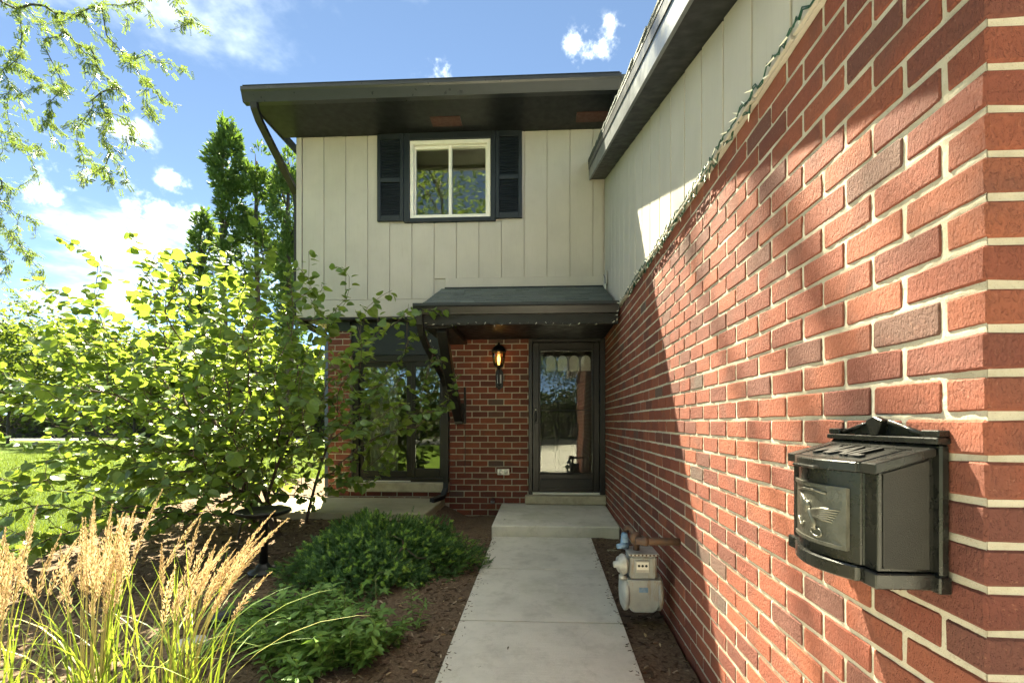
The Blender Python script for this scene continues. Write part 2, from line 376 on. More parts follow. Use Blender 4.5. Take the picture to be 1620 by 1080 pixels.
# ================================================================== the setting
def gz(x, y):
    x = np.asarray(x, float); y = np.asarray(y, float)
    up = np.clip((y-4.4)/1.0, 0, 1)*np.clip((-1.0-x)/.4, 0, 1)*np.clip((x+6)/1.2, 0, 1); up = up*up*(3-2*up)
    return np.clip(.0276*(y-5.17), -.12, 0)-.035+.012*np.sin(x*1.7+.6)*np.sin(y*1.3)+.15*up
g = np.sort(np.unique(np.concatenate([np.linspace(-300, -14, 40), np.linspace(-14, 14, 141), np.linspace(14, 300, 40)])))
GX, GY = np.meshgrid(g, g); GZ = gz(GX, GY)-.045+.10*(vnoise(GX*.15, GY*.15)-.5)*np.clip((np.hypot(GX+1, GY-4)-7)/6, 0, 1)
n = len(g); idx = np.arange(n*n).reshape(n, n)
F4 = np.stack([idx[:-1, :-1], idx[:-1, 1:], idx[1:, 1:], idx[1:, :-1]], -1).reshape(-1, 4)
tag(np_mesh('ground', np.stack([GX, GY, GZ], -1).reshape(-1, 3), F4, M['lawn'], smooth=True), kind='structure')
def bed_left(y): return -5.2-.35*math.sin(y*1.1)+.9*max(0, (y-5))*.0
xs = np.arange(-5.6, .82, .05); ys = np.arange(.6, 9.3, .05)
BX, BY = np.meshgrid(xs, ys)
BX = np.maximum(BX, -5.3-.35*np.sin(BY*1.1))
BZ = gz(BX, BY)+.012+.03*(vnoise(BX*6, BY*6, 1)-.5)+.02*(vnoise(BX*19, BY*19, 2)-.5)
edge = np.clip((BX+5.3+.35*np.sin(BY*1.1))/.3, 0, 1); BZ = BZ-.06*(1-edge)
ii = np.arange(BX.size).reshape(BX.shape)
FB = np.stack([ii[:-1, :-1], ii[:-1, 1:], ii[1:, 1:], ii[1:, :-1]], -1).reshape(-1, 4)
cen = np.stack([BX, BY], -1).reshape(-1, 2)[FB].mean(1); keep = ~((cen[:, 0] > -2.95) & (cen[:, 1] > 6.5))
tag(np_mesh('mulch_bed', np.stack([BX, BY, BZ], -1).reshape(-1, 3), FB[keep], M['mulch'], smooth=True), kind='structure')
def slab_path(name, mat, x0, x1, ycuts, zf, th=.11, gap=.016, bev=.003):
    r = empty(name, ((x0+x1)/2, (ycuts[0]+ycuts[-1])/2, 0)); tag(r, kind='structure')
    for a, b in zip(ycuts[:-1], ycuts[1:]):
        m = MB(); a2, b2 = min(a, b)+gap/2, max(a, b)-gap/2
        m.prism([(a2, zf(a2)-th), (b2, zf(b2)-th), (b2, zf(b2)), (a2, zf(a2))], x0, x1, 'x').build('slab', mat, r, bevel=bev)
    return r
wz = lambda y: .0276*(y-5.17)
slab_path('walkway', M['concrete'], -.545, .507, [5.165, 4.125, 3.105, 2.085, 1.065, .03, -1.0], wz)
tag(B('walkway_bedding', M['mulch'], None, (-.54, .50, -1.0, 5.16, -.25, -.185)), kind='structure')
tag(B('patio_slab', M['concrete_old'], None, (-3.40, -1.33, 5.33, 6.45, -.12, .205), bevel=.012), kind='structure')
tag(B('driveway', M['driveway'], None, (-2.7, 7.4, -16, .45, -.3, -.125), (.9, 7.4, .45, .90, -.3, -.125)), kind='structure')  # unseen paving widened leftward so sunlit concrete bounces light onto the facade
tag(B('street', paint('asphalt', (.06, .058, .055), .9, .2, 6, .4, 60), None, (-120, 120, -24, -16.1, -.4, -.13)), kind='structure')
tag(B('side_road', M['driveway'], None, (-80, -12, 33, 38, -.4, -.06)), kind='structure')
# ================================================================== porch step
st = MB().prism([(5.17, -.14), (6.44, -.14), (6.44, .147), (5.17, .115)], -.562, .815, 'x').build('porch_step', M['concrete'], None, bevel=.012)
tag(st, 'low pale concrete step slab at the end of the walkway below the door', 'step')
pv = B('paver_block', M['concrete_old'], None, (.56, .80, 4.72, 5.155, -.09, -.045), bevel=.006)
tag(pv, 'small flat concrete paver on the ground beside the porch step and brick wall', 'paver')
# ================================================================== house
H = empty('house', (-1.2, 6.45, 0))
tag(H, 'two storey house with red brick garage wing, beige board siding and dark trim', 'house')
WX = .8214; CY = .934; C1 = .0813; L1 = .2135; J1 = .0128; ZJ = 1.240; TOP = 15
def brick_variant(L, Hh, D, seed, axis):
    """outline with cut corners and uneven edges; axis 'x': face looks to -X, 'y': to -Y"""
    r = random.Random(seed); h, v = L/2, Hh/2
    def j(a=.0014): return r.uniform(-a, a)
    c = [r.uniform(.002, .006) for _ in range(8)]
    o = [(-h+c[0], -v), (r.uniform(-.3, .3)*h, -v+j(.0022)), (h-c[1], -v), (h, -v+c[2]), (h, v-c[3]), (h-c[4], v), (r.uniform(-.3, .3)*h, v+j(.0022)), (-h+c[5], v), (-h, v-c[6]), (-h, -v+c[7])]
    o = [(a+j(), b+j()) for a, b in o]; b = .0032
    inn = [(a*(1-b/h)+j(.0005), q*(1-b/v)) for a, q in o]
    def P(a, q, w): return (-w, a, q) if axis == 'x' else (a, -w, q)
    vs = [P(a, q, -D) for a, q in o]+[P(a, q, -.0028) for a, q in o]+[P(a, q, j(.0006)) for a, q in inn]
    n = 10; fs = [(k, (k+1) % n, n+(k+1) % n, n+k) for k in range(n)]+[(n+k, n+(k+1) % n, 2*n+(k+1) % n, 2*n+k) for k in range(n)]+[tuple(range(2*n, 3*n))]
    me = bpy.data.meshes.new('brick'); me.from_pydata(vs, [], fs)
    bm = bmesh.new(); bm.from_mesh(me); bmesh.ops.recalc_face_normals(bm, faces=bm.faces)
    f = [f for f in bm.faces if len(f.verts) == n][0]
    want = Vector((-1, 0, 0)) if axis == 'x' else Vector((0, -1, 0))
    if f.normal.dot(want) < 0: bmesh.ops.reverse_faces(bm, faces=bm.faces)
    bm.to_mesh(me); bm.free(); me.update(); return me
def corner_variant(dx, dy, Hh, seed):
    r = random.Random(seed); bm = bmesh.new(); bmesh.ops.create_cube(bm, size=1)
    for v in bm.verts: v.co = Vector((v.co.x*dx, v.co.y*dy, v.co.z*Hh))+Vector((r.uniform(-.0022, .0022), r.uniform(-.0022, .0022), r.uniform(-.002, .002)))
    bmesh.ops.bevel(bm, geom=bm.edges[:], offset=.0055, segments=1, affect='EDGES')
    me = bpy.data.meshes.new('brick'); bm.to_mesh(me); bm.free(); return me
def project(x, y, z):
    s, c = math.sin(YAW), math.cos(YAW); zc = -x*s+y*c
    if zc < .1: return None
    return 822+760*(x*c+y*s)/zc, 668-760*(z-CAM_H)/zc, zc
def join_bricks(name, items, parent, mat):
    """items: (mesh, location, scale of the length) -> one mesh of real bricks"""
    VV, TT, RR = [], [], []; cnt = 0
    for me, loc, sc in items:
        if me.name not in CACHE:
            me.calc_loop_triangles(); CACHE[me.name] = (np.array([v.co[:] for v in me.vertices]), np.array([t.vertices[:] for t in me.loop_triangles]))
        v, t = CACHE[me.name]; VV.append(v*np.array(sc)+np.array(loc)); TT.append(t+cnt); RR.append(np.full(len(t), random.random())); cnt += len(v)
    o = np_mesh(name, np.concatenate(VV), np.concatenate(TT), mat, parent, np.concatenate(RR)); o['kind'] = 'stuff'
    return o
CACHE = {}
BH = C1-J1
VX = [brick_variant(L1-J1, BH, .03, 100+i, 'x') for i in range(14)]
VC_s = [corner_variant(.0925, L1-J1+.001, BH, 200+i) for i in range(6)]; VC_h = [corner_variant(L1-J1, .0925, BH, 220+i) for i in range(6)]
wing = B('garage_brick_wall', M['mortar'], H, (WX+.035, 6.9, CY+.04, 6.6, -.3, 2.455))
# mortar faces: fine relief near the camera, plain beyond
def joint_rows():
    return [k for k in range(-17, TOP)]
def row_is_header(k): return k % 2 == 0
def mortar_relief(y0, y1, z0, z1, d, name):
    ys = np.arange(y0, y1+d/2, d); zs = np.arange(z0, z1+d/2, d); Y, Z = np.meshgrid(ys, zs)
    k = np.floor((Z-ZJ)/C1); dz = np.abs(Z-(ZJ+np.round((Z-ZJ)/C1)*C1))
    start = np.where(np.mod(k, 2) == 0, CY+.0925+J1/2, CY+L1-J1/2+.001)
    q = (Y-start)/L1; dy = np.abs(q-np.round(q))*L1; dy = np.where(q < -.4, 1., dy)
    dd = np.minimum(dz, dy)
    nn = .55*vnoise(Y*38, Z*38, 3)+.45*vnoise(Y*110, Z*110, 4)
    near = np.clip(1.25-dd/.0105, 0, 1)
    big = vnoise(Y*9, Z*9, 7)
    out = .0052-near*(.0036*nn+.0020*(big-.4))
    out = np.where(dd > .0105, .0042, out)
    X = WX+out; ii = np.arange(Y.size).reshape(Y.shape)
    F = np.stack([ii[:-1, :-1], ii[1:, :-1], ii[1:, 1:], ii[:-1, 1:]], -1).reshape(-1, 4)
    return np_mesh(name, np.stack([X, Y, Z], -1).reshape(-1, 3), F, M['mortar'], wing, smooth=True)
mortar_relief(CY+.004, 3.4, -.12, 2.455, .006, 'mortar')
B('mortar', M['mortar'], wing, (WX+.0030, WX+.034, 3.401, 6.44, -.3, 2.455))
B('mortar', M['mortar'], wing, (WX+.0062, 6.9, CY+.0045, CY+.036, -.3, 2.455))
items = []
RX = WX+.0
for k in joint_rows():
    z = ZJ+(k+.5)*C1; hd = row_is_header(k)
    ln = .0925 if hd else L1-J1+.001
    items.append((random.choice(VC_h if hd else VC_s), (WX+((L1-J1) if hd else .0925)/2, CY+ln/2, z), (1, 1, 1), 9.))
    y = CY+ln+J1
    while y < 6.43:
        l = min(L1-J1, 6.44-y)
        if l > .02:
            items.append((random.choice(VX), (WX+random.uniform(-.0014, .0012), y+l/2+random.uniform(-.0012, .0012), z+random.uniform(-.0012, .0012)), (1, l/(L1-J1), 1), 1.))
        y += L1
def score(it):
    p = project(*it[1])
    if p is None or not (-30 < p[1] < 1130) or p[0] > 1700: return 0
    return it[3]/p[2]**3
items.sort(key=score, reverse=True)
HL = Vector(H.location)
for me, loc, sc, _ in items[:300]:
    if not me.materials: me.materials.append(M['brick'])
    o = bpy.data.objects.new('brick', me); COL.objects.link(o); o.parent = wing
    o.location = Vector(loc)-HL; o.scale = sc; o.rotation_euler = (random.uniform(-.004, .004), random.uniform(-.006, .006), random.uniform(-.006, .006))
VY = [brick_variant(.2156-.013, .0827-.013, .03, 300+i, 'y') for i in range(12)]
rest = [(a, b, c) for a, b, c, _ in items[300:]]
for k in joint_rows():                                    # street front of the garage
    x = WX+((L1-J1) if row_is_header(k) else .0925)+J1; z = ZJ+(k+.5)*C1
    while x < 2.2: rest.append((random.choice(VY), (x+(L1-J1)/2, CY, z), ((L1-J1)/.2026, 1, BH/.0697))); x += L1
join_bricks('far_bricks', rest, wing, M['bricks'])
# --- entry wall (recessed ground floor)
EY = 6.45; C2 = .0827; L2 = .2156; J2 = .013; Z2 = 2.286
ent = B('entry_brick_wall', M['mortar'], H, (-2.945, -2.645, EY+.0055, 6.75, -.2, 2.50), (-2.645, -1.268, EY+.0055, 6.75, -.2, .284), (-1.268, -.206, EY+.0055, 6.75, -.2, 2.62))
def entry_rows(x0, x1, zmin, zmax, offs):
    for k in range(-30, 6):
        za, zb = Z2+k*C2+J2/2, Z2+(k+1)*C2-J2/2
        if zb < zmin or za > zmax: continue
        z = (za+zb)/2; ph = offs + (L2/2 if k % 2 else 0); x = x0-L2*2+((ph-x0) % L2)
        while x < x1:
            a, b = max(x+J2/2, x0), min(x+L2-J2/2, x1)
            if b-a > .025:
                o = bpy.data.objects.new('brick', random.choice(VY)); COL.objects.link(o); o.parent = ent
                o.location = Vector(((a+b)/2, EY+random.uniform(-.0015, .0015), z+random.uniform(-.001, .001)))-HL
                o.scale = ((b-a)/(L2-J2), 1, 1); o.rotation_euler = (random.uniform(-.004, .004), 0, random.uniform(-.004, .004))
            x += L2
for me in VY:
    if not me.materials: me.materials.append(M['brick'])
entry_rows(-2.953, -2.638, .1, 2.46, -2.75); entry_rows(-2.638, -1.276, .205, .25, -2.75); entry_rows(-1.274, -.203, -.06, 2.38, -1.182)
# --- shell, floors and rooms
M['room'] = paint('room_wall', (.50, .43, .32), .8, .1, 2); M['wood'] = paint('cabinet_wood', (.33, .20, .10), .5, .25, 5, .1, 60, stretch=(1, 1, .1))
M['roofing'] = paint('roof_shingles', (.075, .08, .08), .9, .4, 9, .6, 120)
sh = B('house_shell', M['siding'], H, (-3.30, 6.9, 12.2, 12.4, -.2, 5.2), (-3.30, -3.12, 6.46, 12.2, 2.66, 5.2), (-2.95, -2.80, 6.76, 12.2, -.2, 2.62), (6.7, 6.9, 6.61, 12.2, -.2, 5.2))
B('floor_slab', M['room'], H, (-3.30, 6.9, 6.47, 12.2, 2.64, 2.75), (-2.8, 6.7, 6.76, 12.2, .05, .28), (-3.2, 6.7, 6.46, 12.2, 5.07, 5.13))
B('partition_wall', M['room'], H, (-.30, -.215, 6.76, 12.2, .28, 2.635), (-2.8, -.3, 10.0, 10.1, .28, 2.635), (-3.1, 1.5, 9.6, 9.7, 2.76, 5.06), (.9, 1.0, 6.76, 12.2, .28, 2.635))
cu = MB(); n_ = 40; zs_ = (.5, 2.0); cv = [(-2.47+.40*i/n_, 6.74+.018*math.sin(i*1.1)+.006*math.sin(i*2.7), z) for z in zs_ for i in range(n_+1)]
cu.add(cv, [(i, i+1, n_+2+i, n_+1+i) for i in range(n_)], True).build('curtain', M['white'], H, fix=False)
cab = B('kitchen_cabinet', M['wood'], H, (-1.95, -.35, 9.55, 9.98, 1.45, 2.25), (-2.75, -.35, 9.4, 9.98, .30, 1.15))
for i in range(4): B('cabinet_door', M['wood'], cab, (-1.93+i*.395, -1.56+i*.395, 9.52, 9.549, 1.47, 2.23), bevel=.01)
rf = MB(); x0, x1 = -3.52, 7.3
rf.prism([(5.50, 5.175), (10.0, 6.75), (14, 5.35), (14, 5.25), (10.0, 6.64), (5.52, 5.10)], x0, x1, 'x'); rf.build('roof', M['roofing'], H)
MB().prism([(6.32, 5.07), (13.4, 5.07), (10, 6.6), (6.5, 5.4)], -3.29, -3.15, 'x').build('gable_wall', M['siding'], H)
sf = B('soffit', M['soffit'], H, (-3.50, .80, 5.62, 6.298, 5.05, 5.066))
for x in (-1.235, .60):
    v = B('soffit_vent', M['vent'], sf, (x-.19, x+.19, 5.95, 6.14, 5.040, 5.049))
B('fascia_board', M['trim_dark'], H, (-3.50, .86, 5.60, 5.618, 5.035, 5.16), (-3.52, -3.502, 5.60, 10, 5.035, 5.16))
def gutter(x0, x1, yf, yb, z0, z1, par, mat):
    h = z1-z0; d = yb-yf; m = MB()
    p = [(yb, z0), (yf+.45*d, z0), (yf+.40*d, z0+.10*h), (yf+.12*d, z0+.62*h), (yf, z0+.74*h), (yf, z1), (yf+.012, z1), (yf+.012, z0+.78*h), (yf+.14*d+.01, z0+.66*h), (yf+.42*d+.006, z0+.13*h), (yb-.004, z0+.06*h), (yb-.004, z1), (yb, z1)]
    m.prism(p, x0, x1, 'x')
    m.prism([(yb, z0+.002), (yf+.42*d, z0+.002), (yf+.12*d, z0+.62*h), (yf+.002, z0+.74*h), (yf+.002, z1-.002), (yb, z1-.002)], x0-.004, x0+.003, 'x')
    return m.build('gutter', mat, par)
gutter(-3.56, .88, 5.475, 5.598, 5.02, 5.178, H, M['gutter'])
B('drip_edge', M['trim_dark'], H, (-3.535, .86, 5.47, 5.62, 5.1795, 5.187))
# --- upper siding, each board a piece
up_ = B('upper_siding_wall', M['siding'], H, (-3.30, -1.80, 6.318, 6.455, 2.632, 5.049), (-.68, .86, 6.318, 6.455, 2.632, 5.049), (-1.80, -.68, 6.318, 6.455, 2.632, 3.905))
edges = [-3.238+.2985*i for i in range(0, 14)]+[.779]
for a, b in zip(edges[:-1], edges[1:]):
    zt = 5.047; zb = 2.862 if b < -1.25 else 3.128
    if a < -1.31 < b: zb = 3.128
    if b > -1.83 and a < -.65: zt = 3.868
    B('siding_board', M['siding'], up_, (a+.005, b-.005, 6.300, 6.317, zb+.003, zt), bevel=.002)
B('corner_board', M['siding'], up_, (-3.315, -3.241, 6.288, 6.46, 2.634, 5.046), bevel=.003)
B('skirt_board', M['siding'], up_, (-3.24, -1.30, 6.294, 6.317, 2.634, 2.86), bevel=.003)
B('apron_board', M['siding'], up_, (-1.297, .776, 6.282, 6.317, 2.985, 3.127), bevel=.003)
B('overhang_soffit', M['soffit'], H, (-3.29, -1.3, 6.30, 6.60, 2.606, 2.630))
B('frieze_board', M['trim_dark'], H, (-2.948, -2.64, 6.435, 6.452, 2.472, 2.604))
# --- upper window
win = B('window', M['trim_dark'], H, (-1.846, -1.772, 6.262, 6.40, 3.870, 5.046), (-.695, -.632, 6.262, 6.40, 3.870, 5.046), (-1.772, -.695, 6.262, 6.40, 4.957, 5.046), (-1.772, -.695, 6.262, 6.40, 3.870, 3.923), bevel=.004)
B('window_frame', M['white'], win, (-1.770, -1.722, 6.285, 6.42, 3.925, 4.955), (-.745, -.697, 6.285, 6.42, 3.925, 4.955), (-1.722, -.745, 6.285, 6.42, 4.905, 4.955), (-1.722, -.745, 6.285, 6.42, 3.925, 3.972), bevel=.004)
B('sash', M['white'], win, (-1.258, -1.218, 6.315, 6.385, 3.973, 4.904), (-1.721, -1.700, 6.33, 6.385, 3.973, 4.904), (-.768, -.746, 6.33, 6.385, 3.973, 4.904), (-1.700, -1.258, 6.33, 6.385, 4.865, 4.904), (-1.700, -1.258, 6.33, 6.385, 3.973, 3.990), (-1.218, -.768, 6.33, 6.385, 4.885, 4.904), (-1.218, -.768, 6.33, 6.385, 3.973, 3.990), bevel=.003)
B('pane', M['glass'], win, (-1.699, -1.259, 6.352, 6.358, 3.991, 4.864)); B('pane', M['glass'], win, (-1.217, -.769, 6.366, 6.372, 3.991, 4.884))
def shutter(x0, x1, z0, z1, dz):
    y0, y1 = 6.262, 6.299; zm = z0+(z1-z0)*.47
    s_ = B('shutter', M['trim_dark'], H, (x0, x0+.048, y0, y1, z0, z1), (x1-.048, x1, y0, y1, z0, z1), (x0+.048, x1-.048, y0, y1, z0, z0+.075), (x0+.048, x1-.048, y0, y1, zm-.03, zm+.03), (x0+.048, x1-.048, y0, y1, z1-.075, z1), (x0+.045, x1-.045, y1-.008, y1-.001, z0+.05, z1-.05), bevel=.003)
    for za, zb in ((z0+.08, zm-.035), (zm+.035, z1-.08)):
        n = 14
        for i in range(n):
            z = za+(zb-za)*(i+.5)/n; m = MB()
            m.prism([(y0+.006, z-.018), (y0+.012, z-.021), (y1-.009, z+.013), (y1-.013, z+.017)], x0+.05, x1-.05, 'x').build('louvre', M['trim_dark'], s_)
shutter(-2.204, -1.850, 3.89, 5.044, 0); shutter(-.628, -.282, 3.90, 5.044, 0)
# --- gable siding of the garage wing, rake and roof
SX = .795
rk = lambda y: 4.39-.333*(6.3-y)
gs = MB().prism([(CY+.01, 2.4565), (6.297, 2.4565), (6.297, rk(6.297)-.01), (CY+.01, rk(CY)-.01)], SX+.0185, SX+.11, 'x').build('gable_siding_wall', M['siding'], H)
e2 = [CY+.012]+[1.295+.293*i for i in range(0, 18)]; e2 = [e for e in e2 if e < 6.25]+[6.298]
for a, b in zip(e2[:-1], e2[1:]):
    MB().prism([(a+.008, 2.462), (b-.008, 2.462), (b-.008, rk(b)-.003), (a+.008, rk(a)-.003)], SX, SX+.017, 'x').build('siding_board', M['siding'], gs, bevel=.002)
B('ledge_strip', M['siding'], gs, (SX+.012, WX+.03, CY+.02, 6.29, 2.4555, 2.4615))
OX = .59
yb, ye = 6.298, .35
rake = MB().prism([(ye, rk(ye)), (yb, rk(yb)), (yb, rk(yb)+.02), (ye, rk(ye)+.02)], OX+.021, SX+.03, 'x').build('rake_soffit', M['soffit'], H)
MB().prism([(ye, rk(ye)-.012), (yb, rk(yb)-.012), (yb, rk(yb)+.185), (ye, rk(ye)+.185)], OX, OX+.02, 'x').build('rake_fascia', M['fascia'], H)
MB().prism([(ye, rk(ye)+.125), (yb, rk(yb)+.125), (yb, rk(yb)+.195), (ye, rk(ye)+.195)], OX-.007, OX-.001, 'x').build('rake_trim', M['trim_dark'], H)
wr = MB().prism([(ye-.05, rk(ye-.05)+.20), (yb, rk(yb)+.20), (yb, rk(yb)+.235), (ye-.05, rk(ye-.05)+.235)], OX-.010, 7.2, 'x').build('garage_roof', M['roofing'], H)
yy = ye
i = 0
while yy < yb-.02:                                   # ragged shingle ends along the rake
    e = min(yy+.14, yb-.004); o_ = random.uniform(.0, .022)
    MB().prism([(yy+.003, rk(yy)+.236), (e, rk(e)+.226), (e, rk(e)+.240), (yy+.003, rk(yy)+.252)], OX-.012-o_*.3, OX+.4, 'x').build('shingle', M['shingle'], wr); yy += .14
B('garage_front_shell', M['siding'], H, (.90, 6.9, .98, 1.08, 2.456, 2.60))
# --- entry porch roof
PF = 5.2
pr = lambda y: 2.985-(6.28-y)*(2.985-2.515)/(6.28-PF)
ps = MB().prism([(PF+.0, pr(PF)-.04), (6.278, pr(6.278)-.04), (6.278, pr(6.278)-.004), (PF, pr(PF)-.004)], -1.315, .772, 'x').build('porch_roof', M['roofing'], H)
rows = 13; ysr = np.linspace(PF-.03, 6.27, rows+1)
for r in range(rows):
    ya = ysr[r]; ybk = min(ysr[r+1]+.03, 6.277); x = -1.335+random.uniform(-.12, 0)
    while x < .77:
        w = random.choice([.13, .17, .21, .26]); a, b = max(x, -1.335), min(x+w-.004, .771)
        if b-a > .02:
            off = random.choice([0, 0, .022]); t = .004+random.choice([0, .005])
            MB().prism([(ya+off, pr(ya+off)+.003), (ybk, pr(ybk)+.0005), (ybk, pr(ybk)+.003), (ya+off, pr(ya+off)+.006+t)], a, b, 'x').build('shingle', M['shingle'], ps)
        x += w
B('step_flashing', M['siding'], ps, (.7725, .7795, 5.95, 6.28, 2.93, 3.10))
B('roof_flashing', M['trim_dark'], ps, (-1.30, .772, 6.262, 6.2805, 2.988, 3.002))
MB().prism([(PF-.03, 2.50), (6.281, 2.965), (6.281, 2.36), (PF+.05, 2.36)], -1.338, -1.316, 'x').build('end_panel', M['trim_dark'], ps)
gutter(-1.40, .795, PF-.115, PF-.012, 2.395, 2.505, H, M['gutter'])
B('porch_fascia', M['black'], H, (-1.34, .80, PF-.010, PF+.03, 2.285, 2.50), bevel=.004)
B('porch_soffit', M['soffit'], H, (-1.315, .80, PF+.031, 6.445, 2.345, 2.36))
B('porch_beam', M['black'], H, (-1.33, -1.02, 5.28, 6.40, 2.27, 2.344), bevel=.006)
br = MB(); p0, p1 = Vector((-1.13, 5.30, 2.27)), Vector((-1.13, 6.36, 1.28)); d = (p1-p0).normalized(); nn = Vector((0, -d.z, d.y))
pts = []
for i in range(9):
    t = i/8; c = p0.lerp(p1, t)+Vector((0, .10, .10))*math.sin(math.pi*t)*-.35; pts.append(c)
poly = [(c.y+nn.y*.06, c.z+nn.z*.06) for c in pts]+[(c.y-nn.y*.06, c.z-nn.z*.06) for c in reversed(pts)]
bk = br.prism(poly, -1.185, -1.075, 'x').build('porch_bracket', M['black'], H, bevel=.005)
B('bracket_post', M['black'], bk, (-1.185, -1.075, 6.36, 6.445, 1.21, 1.48), bevel=.006)
B('bracket_cleat', M['bronze'], bk, (-1.073, -1.045, 6.41, 6.446, 1.21, 1.70), bevel=.003)
def spout(pts, par=H, w=.034, d_=.024, nm='downspout'):
    m = MB(); m.tube(pts, 1, 4, sq=(w, d_)); return m.build(nm, M['black'], par)
ds = spout([(-1.345, 5.16, 2.40), (-1.345, 5.17, 2.30), (-1.345, 5.25, 2.20), (-1.34, 5.45, 2.10), (-1.325, 6.20, 1.84), (-1.315, 6.36, 1.72), (-1.31, 6.40, 1.55), (-1.31, 6.40, .42), (-1.31, 6.38, .34), (-1.33, 6.28, .25), (-1.42, 6.05, .235)])
B('spout_strap', M['black'], ds, (-1.352, -1.27, 6.372, 6.447, .70, .73)); B('spout_strap', M['black'], ds, (-1.352, -1.27, 6.372, 6.447, 1.50, 1.53))
dl = spout([(-3.43, 5.54, 5.02), (-3.43, 5.55, 4.96), (-3.42, 5.62, 4.86), (-3.41, 5.80, 4.74), (-3.37, 6.22, 4.44), (-3.355, 6.36, 4.32), (-3.352, 6.40, 4.15), (-3.352, 6.40, 2.72), (-3.33, 6.42, 2.60), (-3.05, 6.52, 2.46), (-2.99, 6.53, 2.36), (-2.988, 6.53, .2)], w=.04, d_=.028)
B('spout_strap', M['black'], dl, (-3.36, -3.30, 6.37, 6.44, 3.9, 3.93)); B('spout_strap', M['black'], dl, (-3.02, -2.95, 6.49, 6.57, 1.3, 1.33))
# --- patio door under the overhang
pd = B('patio_door', M['bronze'], H, (-2.635, -2.545, 6.50, 6.60, .415, 2.15), (-1.365, -1.27, 6.50, 6.60, .415, 2.15), (-2.545, -1.365, 6.50, 6.60, 2.06, 2.15), (-2.545, -1.365, 6.50, 6.60, .415, .47), bevel=.005)
B('header_panel', M['trim_dark'], H, (-2.636, -1.27, 6.49, 6.56, 2.152, 2.604))
B('sash', M['bronze'], pd, (-2.543, -2.485, 6.535, 6.575, .472, 2.058), (-1.885, -1.815, 6.535, 6.575, .472, 2.058), (-2.485, -1.885, 6.535, 6.575, 1.99, 2.058), (-2.485, -1.885, 6.535, 6.575, .472, .56), bevel=.004)
B('sash', M['bronze'], pd, (-1.813, -1.755, 6.505, 6.54, .472, 2.058), (-1.420, -1.367, 6.505, 6.54, .472, 2.058), (-1.755, -1.420, 6.505, 6.54, 1.99, 2.058), (-1.755, -1.420, 6.505, 6.54, .472, .60), bevel=.004)
B('pane', M['glass'], pd, (-2.484, -1.886, 6.552, 6.558, .561, 1.989)); B('pane', M['glass'], pd, (-1.754, -1.421, 6.519, 6.525, .601, 1.989))
B('track_strip', M['white'], pd, (-2.54, -1.82, 6.488, 6.499, .417, .432))
B('window_sill', M['stone'], H, (-2.655, -1.272, 6.40, 6.62, .287, .413), bevel=.008)
# --- front door
fr = B('front_door', M['bronze'], H, (-.200, -.150, 6.432, 6.62, .264, 2.344), (.750, .819, 6.432, 6.62, .264, 2.344), (-.150, .750, 6.432, 6.62, 2.302, 2.344), bevel=.004)
B('storm_door', M['bronze'], fr, (-.147, -.062, 6.47, 6.505, .292, 2.300), (.668, .747, 6.47, 6.505, .292, 2.300), (-.062, .668, 6.47, 6.505, 2.205, 2.300), (-.062, .668, 6.47, 6.505, .292, .535), bevel=.006)
B('glazing_bead', M['black'], fr, (-.0615, -.042, 6.463, 6.50, .536, 2.204), (.648, .6675, 6.463, 6.50, .536, 2.204), (-.042, .648, 6.463, 6.50, 2.186, 2.204), (-.042, .648, 6.463, 6.50, .536, .553), (-.042, .648, 6.478, 6.492, 1.385, 1.397), bevel=.003)
B('kick_panel', M['black'], fr, (-.045, .65, 6.462, 6.469, .345, .475), bevel=.004)
B('pane', M['storm_glass'], fr, (-.041, .647, 6.493, 6.497, .554, 2.185))
M['door_paint'] = paint('inner_door_paint', (.055, .045, .035), .45, .2, 5)
dd_ = B('door_leaf', M['door_paint'], fr, (-.149, .749, 6.585, 6.63, .30, 2.30), bevel=.004)
for i in range(3): B('door_panel', M['door_paint'], dd_, (-.03+i*.235, .16+i*.235, 6.578, 6.5849, .55, 1.75), bevel=.006)
M['pale_pane'] = paint('pane_painted_light', (.80, .76, .66), .25, .15, 9, .1, 40)  # light seen in the door panes, put into a pale opaque colour
for i in range(4):
    xa = .035+i*.158; m = MB(); p = [(xa, 1.93), (xa+.128, 1.93)]+[(xa+.064+.064*math.cos(t*math.pi/8), 2.07+.07*math.sin(t*math.pi/8)) for t in range(9)]
    m.prism(p, 6.576, 6.5845, 'y').build('fan_pane', M['pale_pane'], dd_)
hd = B('door_handle', M['black'], fr, (-.125, -.088, 6.452, 6.469, 1.20, 1.42), bevel=.004)
MB().tube([(-.106, 6.45, 1.24), (-.106, 6.425, 1.25), (-.100, 6.415, 1.30), (-.106, 6.425, 1.35), (-.106, 6.45, 1.36)], .009, 8).build('lever', M['black'], hd)
B('lock_plate', M['white'], hd, (-.114, -.099, 6.448, 6.4515, 1.39, 1.408))
B('threshold', M['stone'], H, (-.245, .817, 6.31, 6.60, .150, .261), bevel=.01)
B('door_sill', M['white'], H, (-.147, .747, 6.44, 6.60, .2625, .290), bevel=.002)
B('doorbell', M['white'], H, (-.216, -.203, 6.425, 6.449, 1.55, 1.59), bevel=.002)
M['galv'] = paint('galvanised_steel', (.50, .49, .47), .35, .15, 14, .2, 60, metal=.8)
ob = B('outlet_box', M['galv'], H, (-.618, -.457, 6.40, 6.449, .525, .608), bevel=.006)
for x in (-.572, -.503): MB().lathe([(.026, 0), (.028, .012), (.02, .016)], (x, 6.40, .565), 14, (0, -1, 0)).build('outlet_cover', M['galv'], ob)
sp = MB().lathe([(.02, 0), (.02, .05), (.03, .05), (.03, .06)], (-.68, 6.45, .17), 12, (0, -1, 0)).build('hose_spigot', M['galv'], H)
